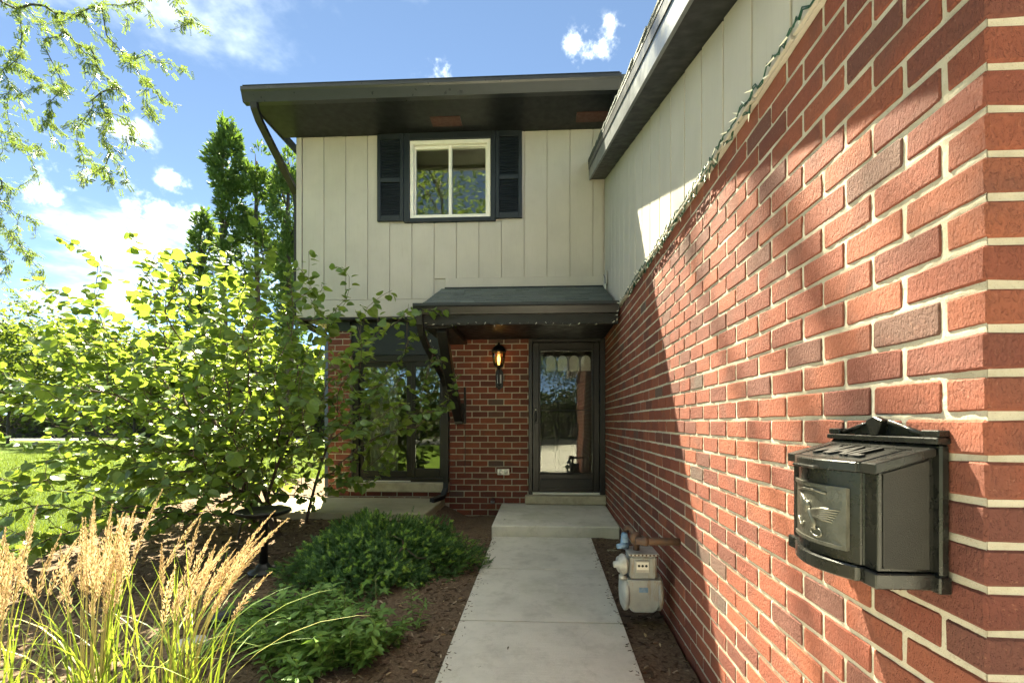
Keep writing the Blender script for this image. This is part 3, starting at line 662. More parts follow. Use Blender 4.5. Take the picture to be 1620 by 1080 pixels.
MB().lathe([(.03, 0), (.033, .006), (.03, .012)], (-.68, 6.40, .195), 12, (0, -.6, .8)).build('tap_wheel', M['vent'], sp)
B('conduit_box', M['white'], H, (.765, .7795, 6.03, 6.09, 2.86, 2.96), bevel=.004)
MB().tube([(.776, 6.25, 3.13), (.772, 6.1, 3.06), (.772, 6.06, 2.96)], .006, 6).build('cable', M['black'], H)
MB().tube([(-1.06, 6.43, 1.2), (-1.058, 6.442, .9), (-1.06, 6.442, .52)], .004, 5).build('cable', M['bronze'], H)
# ================================================================== things on and by the house
# --- wall lantern
LX, LY = -.594, 6.345
ln = empty('wall_lantern', (LX, 6.445, 1.68)); tag(ln, 'black wall lantern with lit amber glass on the brick beside the door', 'lantern')
m = MB(); m.prism([(LX-.045, 1.69), (LX+.045, 1.69), (LX+.05, 1.72), (LX+.05, 1.90), (LX+.035, 1.94), (LX-.035, 1.94), (LX-.05, 1.90), (LX-.05, 1.72)], 6.425, 6.448, 'y'); m.build('back_plate', M['black'], ln, bevel=.005)
B('plate_panel', M['galv'], ln, (LX-.028, LX+.028, 6.42, 6.4245, 1.75, 1.87), bevel=.003)
MB().tube([(LX, 6.43, 1.76), (LX, 6.38, 1.745), (LX, 6.345, 1.77), (LX, 6.335, 1.82), (LX, LY, 1.90), (LX, LY, 1.96)], [.016, .014, .014, .016, .018, .02], 10).build('arm', M['black'], ln)
MB().lathe([(.012, 1.665), (.02, 1.68), (.016, 1.71), (.024, 1.73)], (LX, 6.415, 0), 10).build('finial', M['black'], ln)
MB().lathe([(.022, 1.935), (.03, 1.95), (.05, 1.962), (.062, 1.970), (.058, 1.975)], (LX, LY, 0), 18).build('base_cup', M['black'], ln)
MB().lathe([(.056, 1.975), (.072, 2.03), (.082, 2.10), (.084, 2.155), (.082, 2.16)], (LX, LY, 0), 20).build('glass_shade', M['lantern_glass'], ln)
MB().lathe([(.094, 2.156), (.098, 2.166), (.09, 2.185), (.075, 2.215), (.05, 2.24), (.02, 2.252), (.014, 2.262), (.018, 2.272), (.010, 2.285), (.001, 2.292)], (LX, LY, 0), 20).build('cap', M['black'], ln)
for k in range(6):
    a = k*math.pi/3+.3; c, s_ = math.cos(a), math.sin(a)
    MB().tube([(LX+r*c, LY+r*s_, z) for r, z in ((.060, 1.972), (.075, 2.03), (.085, 2.10), (.088, 2.158))], .004, 5).build('rib', M['black'], ln)
em = bpy.data.materials.new('bulb_glow'); em.use_nodes = True; en = em.node_tree.nodes['Principled BSDF']
en.inputs['Emission Color'].default_value = (1, .62, .25, 1); en.inputs['Emission Strength'].default_value = .5; en.inputs['Base Color'].default_value = (1, .8, .5, 1)
MB().lathe([(.012, 1.99), (.016, 2.02), (.024, 2.06), (.022, 2.085), (.010, 2.11), (.001, 2.125)], (LX, LY, 0), 14).build('bulb', em, ln)
pl = bpy.data.lights.new('lantern_light', 'POINT'); pl.energy = .035; pl.color = (1, .62, .3); pl.shadow_soft_size = .03
plo = bpy.data.objects.new('lantern_light', pl); COL.objects.link(plo); plo.parent = ln; plo.location = (0, LY-6.445, 2.135-1.68)
# --- mailbox
mb = empty('mailbox', (WX, 1.197, .88)); tag(mb, 'black cast wall mailbox with relief bird panel mounted on the sunlit brick corner', 'mailbox')
M['box'] = paint('mailbox_enamel', (.011, .011, .010), .28, .15, 9, .08, 400, spec=.45, dust=(.022, .021, .018)); M['boxside'] = paint('mailbox_textured', (.022, .020, .017), .5, .1, 6, .5, 600, spec=.4)
M['pewter'] = paint('pewter_panel', (.13, .125, .105), .36, .25, 30, .5, 120, metal=.75)
Y0, Y1 = 1.012, 1.382; ya, yb2 = 1.030, 1.364; BXm = .690
def front(y, bow=.038, base=BXm):                   # bowed front between two flat pilasters
    t = (y-(ya+yb2)/2)/((yb2-ya)/2-.042)
    return base if abs(t) >= 1 else base-.006-bow*(1-t*t)
def plan(off=0, n=22, bow=.038):
    ys = np.concatenate([[ya-off, ya+.042-.0005], np.linspace(ya+.0421, yb2-.0421, n), [yb2-.0415, yb2+off]])
    return [(front(min(max(y, ya), yb2), bow)-off, y) for y in ys]
def loft(z0, z1, off, name, mat, back=WX-.012, bevel=.002):
    p = plan(off)+[(back, yb2+off), (back, ya-off)]
    return MB().prism(p, z0, z1, 'z').build(name, mat, mb, bevel=bevel)
B('back_plate', M['box'], mb, (WX-.020, WX-.001, Y0, Y1, .886, 1.182), bevel=.004)
loft(.918, 1.120, 0, 'body', M['box'])
MB().prism([(BXm+.003, 1.1), (WX-.021, 1.1), (WX-.021, 1.157), (BXm+.003, 1.1245)], ya+.0005, yb2-.0005, 'y').build('upper_body', M['box'], mb)
for q0, q1 in ((ya-.0035, ya-.0002), (yb2+.0002, yb2+.0035)): MB().prism([(BXm+.010, .925), (WX-.030, .925), (WX-.030, 1.150), (BXm+.010, 1.122)], q0, q1, 'y').build('side_panel', M['boxside'], mb, bevel=.001)
loft(.884, .917, .010, 'base_moulding', M['box'], bevel=.003); 
B('plate_foot', M['box'], mb, (WX-.026, WX-.001, Y0-.006, Y1+.006, .880, .915), bevel=.003)
# lid: sloping slab following the bow
lp = plan(.011); vs = []; 
for x, y in lp: vs.append((x, y, 1.128))
nb = len(lp); top = [(x, y, 1.142) for x, y in lp]; bx = WX-.022
vs = [(x, y, 1.120) for x, y in lp]+[(bx, lp[-1][1], 1.158), (bx, lp[0][1], 1.158)]+top+[(bx, lp[-1][1], 1.176), (bx, lp[0][1], 1.176)]
k = nb+2; fs = [tuple(range(k-1, -1, -1)), tuple(range(k, 2*k))]+[(i, (i+1) % k, k+(i+1) % k, k+i) for i in range(k)]
lid = MB().add(vs, fs).build('lid', M['box'], mb, bevel=.002)
def zlid(x): return 1.142+(x-(BXm-.011))/(bx-(BXm-.011))*(1.176-1.142)
B('lid_lip', M['box'], lid, (front(1.197)-.020, front(1.197)+.004, 1.15, 1.245, 1.1195, 1.1265), bevel=.002)
MB().prism([(.672, 1.075), (.672, 1.32), (.765, 1.335), (.765, 1.06)], 1.0, 1.0, 'z') # (outline of the raised field)
f1 = MB()
for (xa_, xb_, y_a, y_b) in ((.678, .682, 1.07, 1.325), (.772, .776, 1.055, 1.34), (.678, .776, 1.066, 1.070), (.678, .776, 1.325, 1.329)):
    q = [(xa_, y_a), (xb_, y_a), (xb_, y_b), (xa_, y_b)]
    f1.add([(x, y, zlid(x)-.002) for x, y in q]+[(x, y, zlid(x)+.0018) for x, y in q], [(0, 3, 2, 1), (4, 5, 6, 7), (0, 1, 5, 4), (1, 2, 6, 5), (2, 3, 7, 6), (3, 0, 4, 7)])
f1.build('lid_moulding', M['box'], lid)
tcu = bpy.data.curves.new('letters', 'FONT'); tcu.body = 'MAIL'; tcu.size = .085; tcu.extrude = .005; tcu.align_x = 'CENTER'; tcu.align_y = 'CENTER'; tcu.shear = .25; tcu.resolution_u = 3; tcu.offset = .0025
to = bpy.data.objects.new('letters', tcu); COL.objects.link(to)
bpy.context.view_layer.update()
tme = bpy.data.meshes.new_from_object(to.evaluated_get(bpy.context.evaluated_depsgraph_get())); bpy.data.objects.remove(to)
lt = link('lettering', tme, M['black'], mb)
ang = math.atan2(1.176-1.142, bx-(BXm-.011))
R = Matrix(((0, math.cos(ang), -math.sin(ang)), (-1, 0, 0), (0, math.sin(ang), math.cos(ang))))
lt.matrix_local = Matrix.Translation(Vector((.727-WX, 0, zlid(.727)+.0008-.88))) @ R.to_4x4()
lt.parent = lid
# crest
B('crest_rail', M['box'], mb, (WX-.030, WX-.002, Y0-.004, Y1+.004, 1.183, 1.196), bevel=.002)
B('crest_block', M['box'], mb, (WX-.026, WX-.002, Y0-.002, Y0+.045, 1.1965, 1.211), bevel=.002); B('crest_block', M['box'], mb, (WX-.026, WX-.002, Y1-.045, Y1+.002, 1.1965, 1.211), bevel=.002)
MB().prism([(Y0+.046, 1.1965), (Y1-.046, 1.1965), (Y1-.050, 1.204), (1.222, 1.233), (1.172, 1.233), (Y0+.050, 1.204)], WX-.012, WX-.002, 'x').build('pediment', M['box'], mb, bevel=.002)
MB().prism([(1.185, 1.1965), (1.209, 1.1965), (1.226, 1.232), (1.197, 1.242), (1.168, 1.232)], WX-.030, WX-.0125, 'x').build('fan_ornament', M['box'], mb, bevel=.002)
for s_ in (-1, 1):
    MB().tube([(WX-.016, 1.197+s_*.032, 1.228), (WX-.016, 1.197+s_*.135, 1.203)], .004, 6).build('pediment_rib', M['box'], mb)
# relief panel following the bow
def panel(y0, y1, z0, z1, d0, d1, n=14):
    ys = np.linspace(y0, y1, n); m = MB()
    vs = [(front(y)-d0, y, z0) for y in ys]+[(front(y)-d0, y, z1) for y in ys]+[(front(y)-d1, y, z0) for y in ys]+[(front(y)-d1, y, z1) for y in ys]
    fs = []
    for i in range(n-1): fs += [(2*n+i, 2*n+i+1, 3*n+i+1, 3*n+i), (i, n+i, n+i+1, i+1), (i, i+1, 2*n+i+1, 2*n+i), (n+i, 3*n+i, 3*n+i+1, n+i+1)]
    fs += [(0, 2*n, 3*n, n), (n-1, 2*n-1, 4*n-1, 3*n-1)]
    return m.add(vs, fs)
py0, py1, pz0, pz1 = 1.092, 1.300, .945, 1.082
rp = panel(py0, py1, pz0, pz1, -.002, .005).build('relief_panel', M['pewter'], mb, bevel=.001)
for a, b, c, d in ((py0, py1, pz0-.001, pz0+.007), (py0, py1, pz1-.007, pz1+.001), (py0-.001, py0+.007, pz0, pz1), (py1-.007, py1+.001, pz0, pz1)): panel(a, b, c, d, .004, .009, 10).build('panel_rim', M['pewter'], rp)
def relief(curve, rad, name='bird_relief'):
    pts = [(front(y)-.0055, y, z) for y, z in curve]; return MB().tube(pts, rad, 7).build(name, M['pewter'], rp)
cyb, czb = 1.188, 1.014
relief([(cyb+.004, czb+.012), (cyb, czb), (cyb-.012, czb-.022), (cyb-.018, czb-.040)], [.005, .009, .008, .003])
relief([(cyb+.002, czb+.008), (cyb+.012, czb+.022), (cyb+.022, czb+.022)], [.007, .006, .002])
for i in range(6):                                   # wing feathers to both sides
    t = i/5
    relief([(cyb-.008, czb+.004-.012*t), (cyb-.040, czb+.012-.022*t), (cyb-.082+.018*t, czb+.016-.030*t)], [.006, .005, .0015], 'feather')
    relief([(cyb+.008, czb+.010-.012*t), (cyb+.034, czb+.030-.020*t), (cyb+.058-.01*t, czb+.040-.022*t)], [.006, .005, .0015], 'feather')
for a0 in (0,): relief([(cyb-.02+.018*math.cos(t), czb-.045+.010*math.sin(t)) for t in np.linspace(0, 6.28, 12)], .0025, 'scroll')
relief([(cyb+.03, czb-.030), (cyb+.045, czb-.042), (cyb+.06, czb-.034), (cyb+.066, czb-.022)], .0025, 'scroll')
relief([(cyb-.05, czb+.050), (cyb-.01, czb+.054), (cyb+.03, czb+.052), (cyb+.062, czb+.045)], .0035, 'scroll')
# --- gas meter
gm = empty('gas_meter', (.63, 3.15, -.03)); tag(gm, 'weathered grey gas meter with rusty pipe beside the brick wall', 'gas meter')
def rusty(name, c, rust=(.16, .065, .025), amt=(.5, .7)):
    m = Mat(name, .65, .35); co = m.coord(); cz = m.coord((1, 1, .18))
    col = m.ramp(m.noise(9, 5, .6, co), [(.3, tuple(x*.75 for x in c)), (.7, tuple(x*1.1 for x in c))])
    col = m.mix(m.ramp(m.noise(11, 8, .7, cz), [(amt[0], 0.), (amt[1], .85)]), col, rust); m.color(col); m.bump(m.noise(80, 5, .6, co), .3, .003); return m.m
M['meter'] = rusty('meter_paint', (.36, .37, .365), (.26, .16, .08), (.54, .68)); M['rust'] = rusty('rusty_pipe', (.085, .058, .045), (.12, .058, .03), (.4, .65))
M['bluepaint'] = paint('blue_paint', (.16, .27, .42), .6, .4, 20, .3, 80, dust=(.45, .47, .48)); M['alloy'] = paint('cast_alloy', (.46, .45, .42), .45, .25, 16, .3, 80, metal=.35)
def rbox(x0, x1, y0, y1, z0, z1, name, mat, bev): return B(name, mat, gm, (x0, x1, y0, y1, z0, z1), bevel=bev)
rbox(.545, .715, 3.06, 3.24, .235, .385, 'upper_case', M['meter'], .015)
MB().prism([(.728, .234), (.728, .075), (.715, .045), (.69, .03), (.57, .03), (.545, .045), (.532, .075), (.532, .234)], 3.055, 3.245, 'y').build('lower_case', M['meter'], gm, bevel=.008)
B('case_band', M['meter'], gm, (.528, .732, 3.048, 3.252, .222, .238), bevel=.003)
for s_, nm in ((-1, 'diaphragm_cover'), (1, 'diaphragm_cover')):
    c = MB(); x = .63+s_*.101
    c.lathe([(.112, -.01), (.118, 0), (.118, .012), (.108, .02), (.085, .030), (.04, .036), (.001, .037)], (x, 3.15, .135), 24, (s_, 0, 0)).build(nm, M['meter'], gm)
rbox(.535, .725, 3.05, 3.25, .386, .402, 'top_flange', M['alloy'], .004)
for k in range(8): MB().lathe([(.006, 0), (.006, .006)], (.55+.024*k*.98, 3.053, .394), 8, (0, -1, 0)).build('bolt', M['rust'], gm)
iw = rbox(.575, .665, 3.045, 3.0595, .285, .36, 'index_box', M['alloy'], .004)
B('index_window', M['white'], iw, (.583, .657, 3.0435, 3.0448, .305, .352))
for q in range(3): MB().lathe([(.008, 0), (.008, .001)], (.597+q*.0225, 3.0432, .329), 12, (0, -1, 0)).build('dial', M['black'], iw)
B('meter_tag', M['bluepaint'], gm, (.60, .655, 3.0525, 3.0545, .16, .19))
MB().tube([(.60, 3.15, .40), (.60, 3.15, .47), (.615, 3.05, .50), (.62, 2.97, .505)], .021, 10).build('riser_pipe', M['rust'], gm)
MB().tube([(.56, 2.96, .505), (.70, 2.957, .505), (.83, 2.955, .505)], .023, 12).build('wall_pipe', M['rust'], gm)
MB().lathe([(.030, 0), (.031, .03), (.024, .035)], (.60, 2.959, .505), 10, (1, 0, 0)).build('pipe_coupling', M['rust'], gm)
MB().lathe([(.034, 0), (.036, .04), (.030, .05)], (.575, 3.0, .505), 10, (0, 1, .2)).build('elbow', M['rust'], gm)
MB().tube([(.575, 3.05, .52), (.56, 3.12, .545), (.545, 3.18, .54), (.54, 3.22, .50)], .018, 8).build('elbow', M['rust'], gm)
MB().tube([(.535, 3.2, .40), (.535, 3.2, .44), (.53, 3.18, .50)], [.026, .03, .02], 10).build('inlet_pipe', M['bluepaint'], gm)
MB().tube([(.545, 3.18, .425), (.48, 3.16, .42)], [.02, .017], 10).build('valve', M['bluepaint'], gm)
rg = MB().lathe([(.03, 0), (.062, .004), (.066, .014), (.062, .024), (.05, .03), (.05, .045), (.022, .05), (.02, .075)], (.52, 3.10, .325), 22, (-1, -.25, 0)).build('regulator', M['alloy'], gm)
MB().lathe([(.018, 0), (.018, .09), (.026, .09), (.026, .115)], (.505, 3.095, .345), 12, (0, 0, -1)).build('vent_pipe', M['alloy'], gm)
MB().lathe([(.024, 0), (.024, .06)], (.548, 3.11, .325), 12, (-1, 0, 0)).build('union', M['alloy'], gm)
# --- string lights
def wire(path, wob, seed, n):
    r = random.Random(seed); P = [Vector(p) for p in path]; out = []; L = [0]
    for a, b in zip(P[:-1], P[1:]): L.append(L[-1]+(b-a).length)
    for i in range(n+1):
        s_ = L[-1]*i/n; j = max(k for k in range(len(P)-1) if L[k] <= s_+1e-9); t = (s_-L[j])/(L[j+1]-L[j])
        out.append(P[j].lerp(P[j+1], t)+Vector((r.uniform(-.4, .4)*wob[0], r.uniform(-1, 1)*wob[1], r.uniform(-1, 1)*wob[2])))
    return out
bm_ = MB(); bm_.tube([(0, 0, 0), (0, 0, .016)], [.0042, .0036], 6); bm_.tube([(0, 0, .016), (0, 0, .026), (0, 0, .038)], [.003, .0028, .0006], 6)
def bulb_mesh(mat):
    me = bpy.data.meshes.new('bulb'); me.from_pydata(bm_.v, [], bm_.f); me.materials.append(mat); return me
def string_lights(label, paths, cordmat, bulbmat, step, seed, down):
    p0 = paths[0][0][0]; rt = empty('string_lights', p0); tag(rt, label, 'string lights'); r = random.Random(seed); me = bulb_mesh(bulbmat); c = MB(); bulbs = []
    for path, wob, n in paths:
        pts = wire(path, wob, seed, n); c.tube(pts, .0028, 5); pts2 = [p+Vector((0, r.uniform(-.012, .012), r.uniform(-.012, .012))) for p in pts]; c.tube(pts2, .0024, 5)
        for i in range(1, len(pts), step): bulbs.append(pts[i])
    c.build('cord', cordmat, rt)
    for p in bulbs:
        o = bpy.data.objects.new('bulb', me); COL.objects.link(o); o.parent = rt; o.location = p-Vector(p0)
        d = Vector((r.uniform(-1, .3), r.uniform(-1, 1), r.uniform(-1.2, down))).normalized(); o.rotation_euler = d.to_track_quat('Z', 'Y').to_euler(); o.scale = (.85,)*3
M['cord'] = paint('green_cord', (.012, .06, .035), .45, .2, 20); M['clear'] = paint('clear_bulb', (.75, .73, .66), .15, .1, 20, spec=.8)
string_lights('green wired mini lights strung along the top of the garage brick wall', [([(.786, 1.0, 2.475), (.785, 1.5, 2.468), (.786, 3.0, 2.47), (.786, 5.1, 2.47)], (.006, .012, .013), 200), ([(.802, 1.9, 2.462), (.80, 2.9, 2.44), (.802, 4.6, 2.44)], (.012, .02, .028), 150)], M['cord'], M['clear'], 4, 3, .9)
string_lights('dark mini lights hung along the porch roof edge above the door', [([(-1.30, 5.178, 2.30), (-.4, 5.176, 2.298), (.35, 5.178, 2.294), (.78, 5.176, 2.31)], (.008, .02, .014), 90), ([(-1.30, 5.20, 2.30), (-1.25, 5.21, 2.16), (-1.22, 5.22, 2.05)], (.03, .02, .02), 14), ([(.77, 5.14, 2.31), (.79, 5.13, 2.44), (.775, 5.10, 2.47)], (.02, .03, .02), 14)], M['black'], M['clear'], 4, 5, .1)
# --- birdbath
bb = empty('birdbath', (-2.39, 3.99, -.05)); tag(bb, 'black pedestal birdbath dish on the mulch under the large leafy shrub', 'birdbath')
MB().lathe([(.002, .455), (.10, .452), (.17, .462), (.205, .482), (.215, .484), (.22, .476), (.205, .455), (.15, .432), (.06, .42), (.03, .41)], (-2.39, 3.99, 0), 32).build('dish', M['black'], bb)
MB().lathe([(.034, -.02), (.034, .40), (.045, .415)], (-2.39, 3.99, 0), 14).build('pedestal', M['black'], bb)
MB().lathe([(.12, -.06), (.12, -.035), (.07, -.015), (.045, .02), (.035, .03)], (-2.39, 3.99, 0), 20).build('foot', M['black'], bb)
# --- drain pipe, stones
e = MB(); e.tube([(-2.15, 2.98, -.06), (-1.95, 3.05, -.01), (-1.80, 3.16, .005), (-1.70, 3.30, -.03)], [.045, .05, .05, .045], 12)
tag(e.build('drain_pipe', M['black'], None), 'black plastic drain pipe half buried in mulch beside the low evergreen shrub', 'pipe')
M['rock'] = paint('pale_stone', (.48, .46, .42), .9, .3, 9, .6, 40)
def rock(x, y, s, label, seed, flat=.5):
    r = random.Random(seed); bm = bmesh.new(); bmesh.ops.create_icosphere(bm, subdivisions=2, radius=1)
    for v in bm.verts:
        k = 1+.22*math.sin(v.co.x*3+seed)+.18*math.cos(v.co.y*4-seed)+r.uniform(-.05, .05); v.co = Vector((v.co.x*s*1.3*k, v.co.y*s*k, v.co.z*s*flat*k))
    me = bpy.data.meshes.new('stone'); bm.to_mesh(me); bm.free(); o = link('stone', me, M['rock'], None, (x, y, float(gz(x, y))+.015+s*flat*.45)); o.rotation_euler.z = r.uniform(0, 3)
    tag(o, label, 'stone', 'pale stones in the mulch bed')
rock(-1.62, 2.86, .05, 'pale flat stone between the leafy herb and the drain pipe', 1); rock(-1.50, 2.98, .032, 'small upright pale stone in front of the low evergreen shrub', 4, 1.1); rock(-2.08, 2.72, .065, 'pale angular stone behind the tan reed grass plumes', 9, .6)
rock(-2.15, 5.15, .075, 'grey white stone at the patio edge behind the birdbath', 12, .45)
# ================================================================== vegetation
def grow(base, targets, seg=.14, wlen=.55, lift=.25, wob=.03, seed=1, down=0):
    """branching skeleton: every target is reached from the cheapest node grown so far"""
    r = np.random.default_rng(seed); pos = [np.array(b, float) for b in base]; par = [-1 if i == 0 else i-1 for i in range(len(base))]
    pl = [0.]
    for i in range(1, len(base)): pl.append(pl[-1]+np.linalg.norm(pos[i]-pos[i-1]))
    chains = [list(range(len(base)))]; b0 = pos[0]; tips = []
    targets = sorted(targets, key=(lambda t: np.linalg.norm(np.array(t)-b0)) if not down else (lambda t: np.linalg.norm(np.array(t)-np.array(base[-1]))))
    for T in targets:
        T = np.array(T, float); A = np.array(pos); d = np.linalg.norm(A-T, axis=1); cost = d+wlen*np.array(pl)+(np.where(A[:, 2] > T[2]+.6, .5, 0.) if not down else down*np.maximum(0, T[2]+.25-A[:, 2])+np.where(np.arange(len(A)) < len(base)-5, 50., 0.))
        if len(pos) > 6: cost[0] += 1e3
        j = int(np.argmin(cost)); P0 = pos[j]; D = d[j]
        if D < seg*.8: continue
        pd_ = P0-pos[par[j]] if par[j] >= 0 else np.array([0, 0, 1.]); pd_ = pd_/(np.linalg.norm(pd_)+1e-6)
        P1 = P0+pd_*D*.28+(T-P0)*.28+np.array([0, 0, lift*D]); n = max(2, int(D/seg)); ch = [j]; pr_ = j; w = r.normal(0, wob, 3)
        for i in range(1, n+1):
            t = i/n; p = (1-t)**2*P0+2*t*(1-t)*P1+t*t*T+w*math.sin(t*6.3)*D*.5+r.normal(0, wob*.18, 3)*seg
            pos.append(p); par.append(pr_); pl.append(pl[pr_]+np.linalg.norm(p-pos[pr_])); pr_ = len(pos)-1; ch.append(pr_)
        chains.append(ch); tips.append(ch)
    pos = np.array(pos); load = np.zeros(len(pos)); has = np.zeros(len(pos), bool)
    for i in par:
        if i >= 0: has[i] = True
    load[~has] = 1
    for i in range(len(pos)-1, 0, -1): load[par[i]] += load[i]
    return pos, load, chains, tips
def wood(name, pos, load, chains, rtip, ex, mat, parent, n=6, rmax=9):
    m = MB()
    for ch in chains:
        rr = [min(rmax, rtip*load[i]**ex) for i in ch]
        if len(ch) > 2: rr[0] = min(rr[0], rr[1]*1.25)
        m.tube([pos[i] for i in ch], rr, n, caps=False)
    return m.build(name, mat, parent, fix=False)
def leaf_shape(pts, fold=.12, curl=.1):
    """half outline (x along, y width): two fans about the midrib; returns verts, tris"""
    v = [(x, 0, -curl*x*x) for x, _ in pts]; k = len(pts)
    up = [(x, y, fold*y-curl*x*x) for x, y in pts]; dn = [(x, -y, fold*y-curl*x*x) for x, y in pts]
    V = np.array(v+up+dn); T = []
    for i in range(k-1):
        T += [(i, i+1, k+i+1), (i, k+i+1, k+i), (i, 2*k+i+1, i+1), (i, 2*k+i, 2*k+i+1)]
    T = [t for t in T if np.linalg.norm(np.cross(V[t[1]]-V[t[0]], V[t[2]]-V[t[0]])) > 1e-7]
    return V, np.array(T)
REDBUD = leaf_shape([(0, 0), (-.06, .26), (.16, .48), (.48, .50), (.78, .27), (1, 0)], .22, .16)
REDBUD[0][0] = (.05, 0, 0)
OVAL = leaf_shape([(0, 0), (.3, .20), (.65, .19), (1, 0)], .2, .25)
LANCE = leaf_shape([(0, 0), (.35, .13), (1, 0)], .25, .35)
def unit(a): return a/(np.linalg.norm(a, axis=-1, keepdims=True)+1e-9)
# --- multi-stemmed redbud
rb_r = np.random.default_rng(11)
rb = empty('redbud_shrub', (-2.85, 4.95, -.04)); tag(rb, 'large spreading redbud shrub with round backlit leaves left of the patio door', 'shrub')
T = []
while len(T) < 1060:
    u = rb_r.normal(size=3); u /= np.linalg.norm(u); q = rb_r.random()**.5
    p = np.array([-3.15, 4.75, 1.25])+u*q*np.array([2.25, 1.55, 1.75])
    if p[2] < .38 or (p[0] > -1.9 and p[2] < .75): continue
    if p[0] > -1.35 and not (1.15 < p[2] < 2.0): continue
    if p[1] > 6.0 and p[0] > -3.2: continue
    if p[2] > 2.55 and p[0] > -2.0: continue
    if p[1] < 3.3: continue
    if p[0] > -2.5 and p[2] < .95 and p[1] < 4.6: continue
    pq = project(*p)
    if pq[0] < 190 and pq[1] > 640 and rb_r.random() > .4: continue
    if pq[0] > 500 and rb_r.random() > .30: continue
    if pq[0] > 380 and pq[1] > 800: continue
    if pq[0] > 420 and rb_r.random() > .8: continue
    T.append(p)
T += [np.array(p) for p in ((-.95, 5.2, 1.72), (-1.1, 5.3, 1.42), (-1.15, 5.15, 1.95), (-1.45, 5.1, 2.5), (-1.25, 5.3, 2.52), (-1.6, 5.0, 2.62), (-1.3, 4.9, 1.55), (-1.0, 5.2, 1.36), (-1.5, 5.2, 2.2),
                            (-4.5, 4.2, 2.95), (-4.9, 4.3, 2.6), (-3.9, 4.3, 3.05), (-3.3, 4.6, 3.2), (-2.9, 4.8, 3.25), (-2.5, 5.0, 3.05), (-2.3, 5.2, 2.95), (-5.1, 4.0, 2.2), (-5.2, 4.2, 1.6), (-2.1, 5.1, 2.8),
                            (-4.7, 3.2, .45), (-4.3, 3.1, .4), (-3.9, 3.1, .45), (-3.5, 3.2, .4), (-3.2, 3.3, .4), (-4.1, 3.25, .3), (-3.7, 3.3, .32), (-4.6, 3.4, .3), (-5.0, 3.2, .5), (-4.5, 3.0, .6), (-3.6, 3.0, .55), (-4.6, 3.6, .55), (-4.2, 3.5, .5), (-3.8, 3.5, .55), (-5.0, 3.9, .7), (-3.4, 3.6, .6), (-4.9, 3.4, .8), (-3.0, 3.7, .62), (-4.4, 3.3, .75))]
for k in range(65): T.append(np.array([rb_r.uniform(-4.3, -2.9), rb_r.uniform(3.1, 4.6), rb_r.uniform(.22, 1.1)]))
for k in range(26): T.append(np.array([rb_r.uniform(-2.3, -.95), rb_r.uniform(4.9, 5.6), rb_r.choice([1.25, 1.35, 1.75, 1.85, 2.45])+rb_r.normal(0, .06)]))
stems = []
allp, allc, allt, alll = [], [], [], []
bases = [(-2.75, 4.95), (-2.95, 4.85), (-3.1, 5.05), (-2.65, 5.15), (-3.2, 4.85), (-2.9, 5.15)]
grp = [[] for _ in bases]
for p in T:
    a = math.atan2(p[1]-5.0, p[0]+2.9); k = int(((a+math.pi)/(2*math.pi))*6) % 6; grp[k].append(p)
ordr = [4, 0, 0, 3, 2, 2]
wd = MB(); tips = []
for k, (bx_, by_) in enumerate(bases):
    if not grp[k]: continue
    c = np.mean(grp[k], axis=0); b = np.array([bx_, by_, -.05]); tp = b+(c-b)*.55+np.array([0, 0, .25])
    base = [b+(tp-b)*t+np.array([0, 0, .12*math.sin(t*3)]) for t in np.linspace(0, 1, 6)]
    pos, load, chains, tt = grow(base, grp[k], .10, .5, .06, .05, 20+k)
    for ch in chains:
        wd.tube([pos[i] for i in ch], [min(.045, .0022*load[i]**.52) for i in ch], 6, caps=False)
    for ch in tt: tips.append(pos[ch])
wd.build('trunk', M['bark'], rb, fix=False)
LP, LXa, LN = [], [], []
for P in tips:
    L = np.concatenate([[0], np.cumsum(np.linalg.norm(np.diff(P, axis=0), axis=1))]); tot = L[-1]; s = max(0, tot-.8)
    while s < tot:
        i = min(np.searchsorted(L, s), len(P)-1); i0 = max(i-1, 0); d = unit(P[min(i0+1, len(P)-1)]-P[i0])
        if np.isnan(d).any(): s += .05; continue
        side = np.cross(d, [0, 0, 1]); side = unit(side)*(1 if rb_r.random() < .5 else -1)
        x = unit(side*.8+d*rb_r.uniform(.1, .8)+np.array([0, 0, rb_r.uniform(-.75, .05)])+rb_r.normal(0, .2, 3))
        t = (s-L[i0])/(L[min(i0+1, len(P)-1)]-L[i0]+1e-6); p = P[i0]+(P[min(i0+1, len(P)-1)]-P[i0])*t
        LP.append(p+x*.035); LXa.append(x); LN.append(np.array([-.1, -.1, 1.])+rb_r.normal(0, .5, 3)); s += rb_r.uniform(.027, .050)
LP, LXa, LN = map(np.array, (LP, LXa, LN)); SCL = rb_r.uniform(.048, .098, len(LP))+np.where(rb_r.random(len(LP)) < .2, rb_r.uniform(0, .03, len(LP)), 0)
vis = []
for i, p in enumerate(LP):
    q = project(*p); vis.append(SCL[i]/q[2] if q and -10 < q[0] < 1620 and 0 < q[1] < 1080 else 0)
order = np.argsort(-np.array(vis)); near = order[:300]; far = order[300:]
V, F, fi = scatter(*REDBUD, LP[far], LXa[far], LN[far], SCL[far])
np_mesh('crown', V, F, M['redbud'], rb, rb_r.random(len(far))[fi], kind='stuff')
lme = bpy.data.meshes.new('leaf'); lme.from_pydata([tuple(v) for v in REDBUD[0]], [], [tuple(int(a) for a in t) for t in REDBUD[1]]); lme.materials.append(M['redbud1'])
rloc = Vector(rb.location)
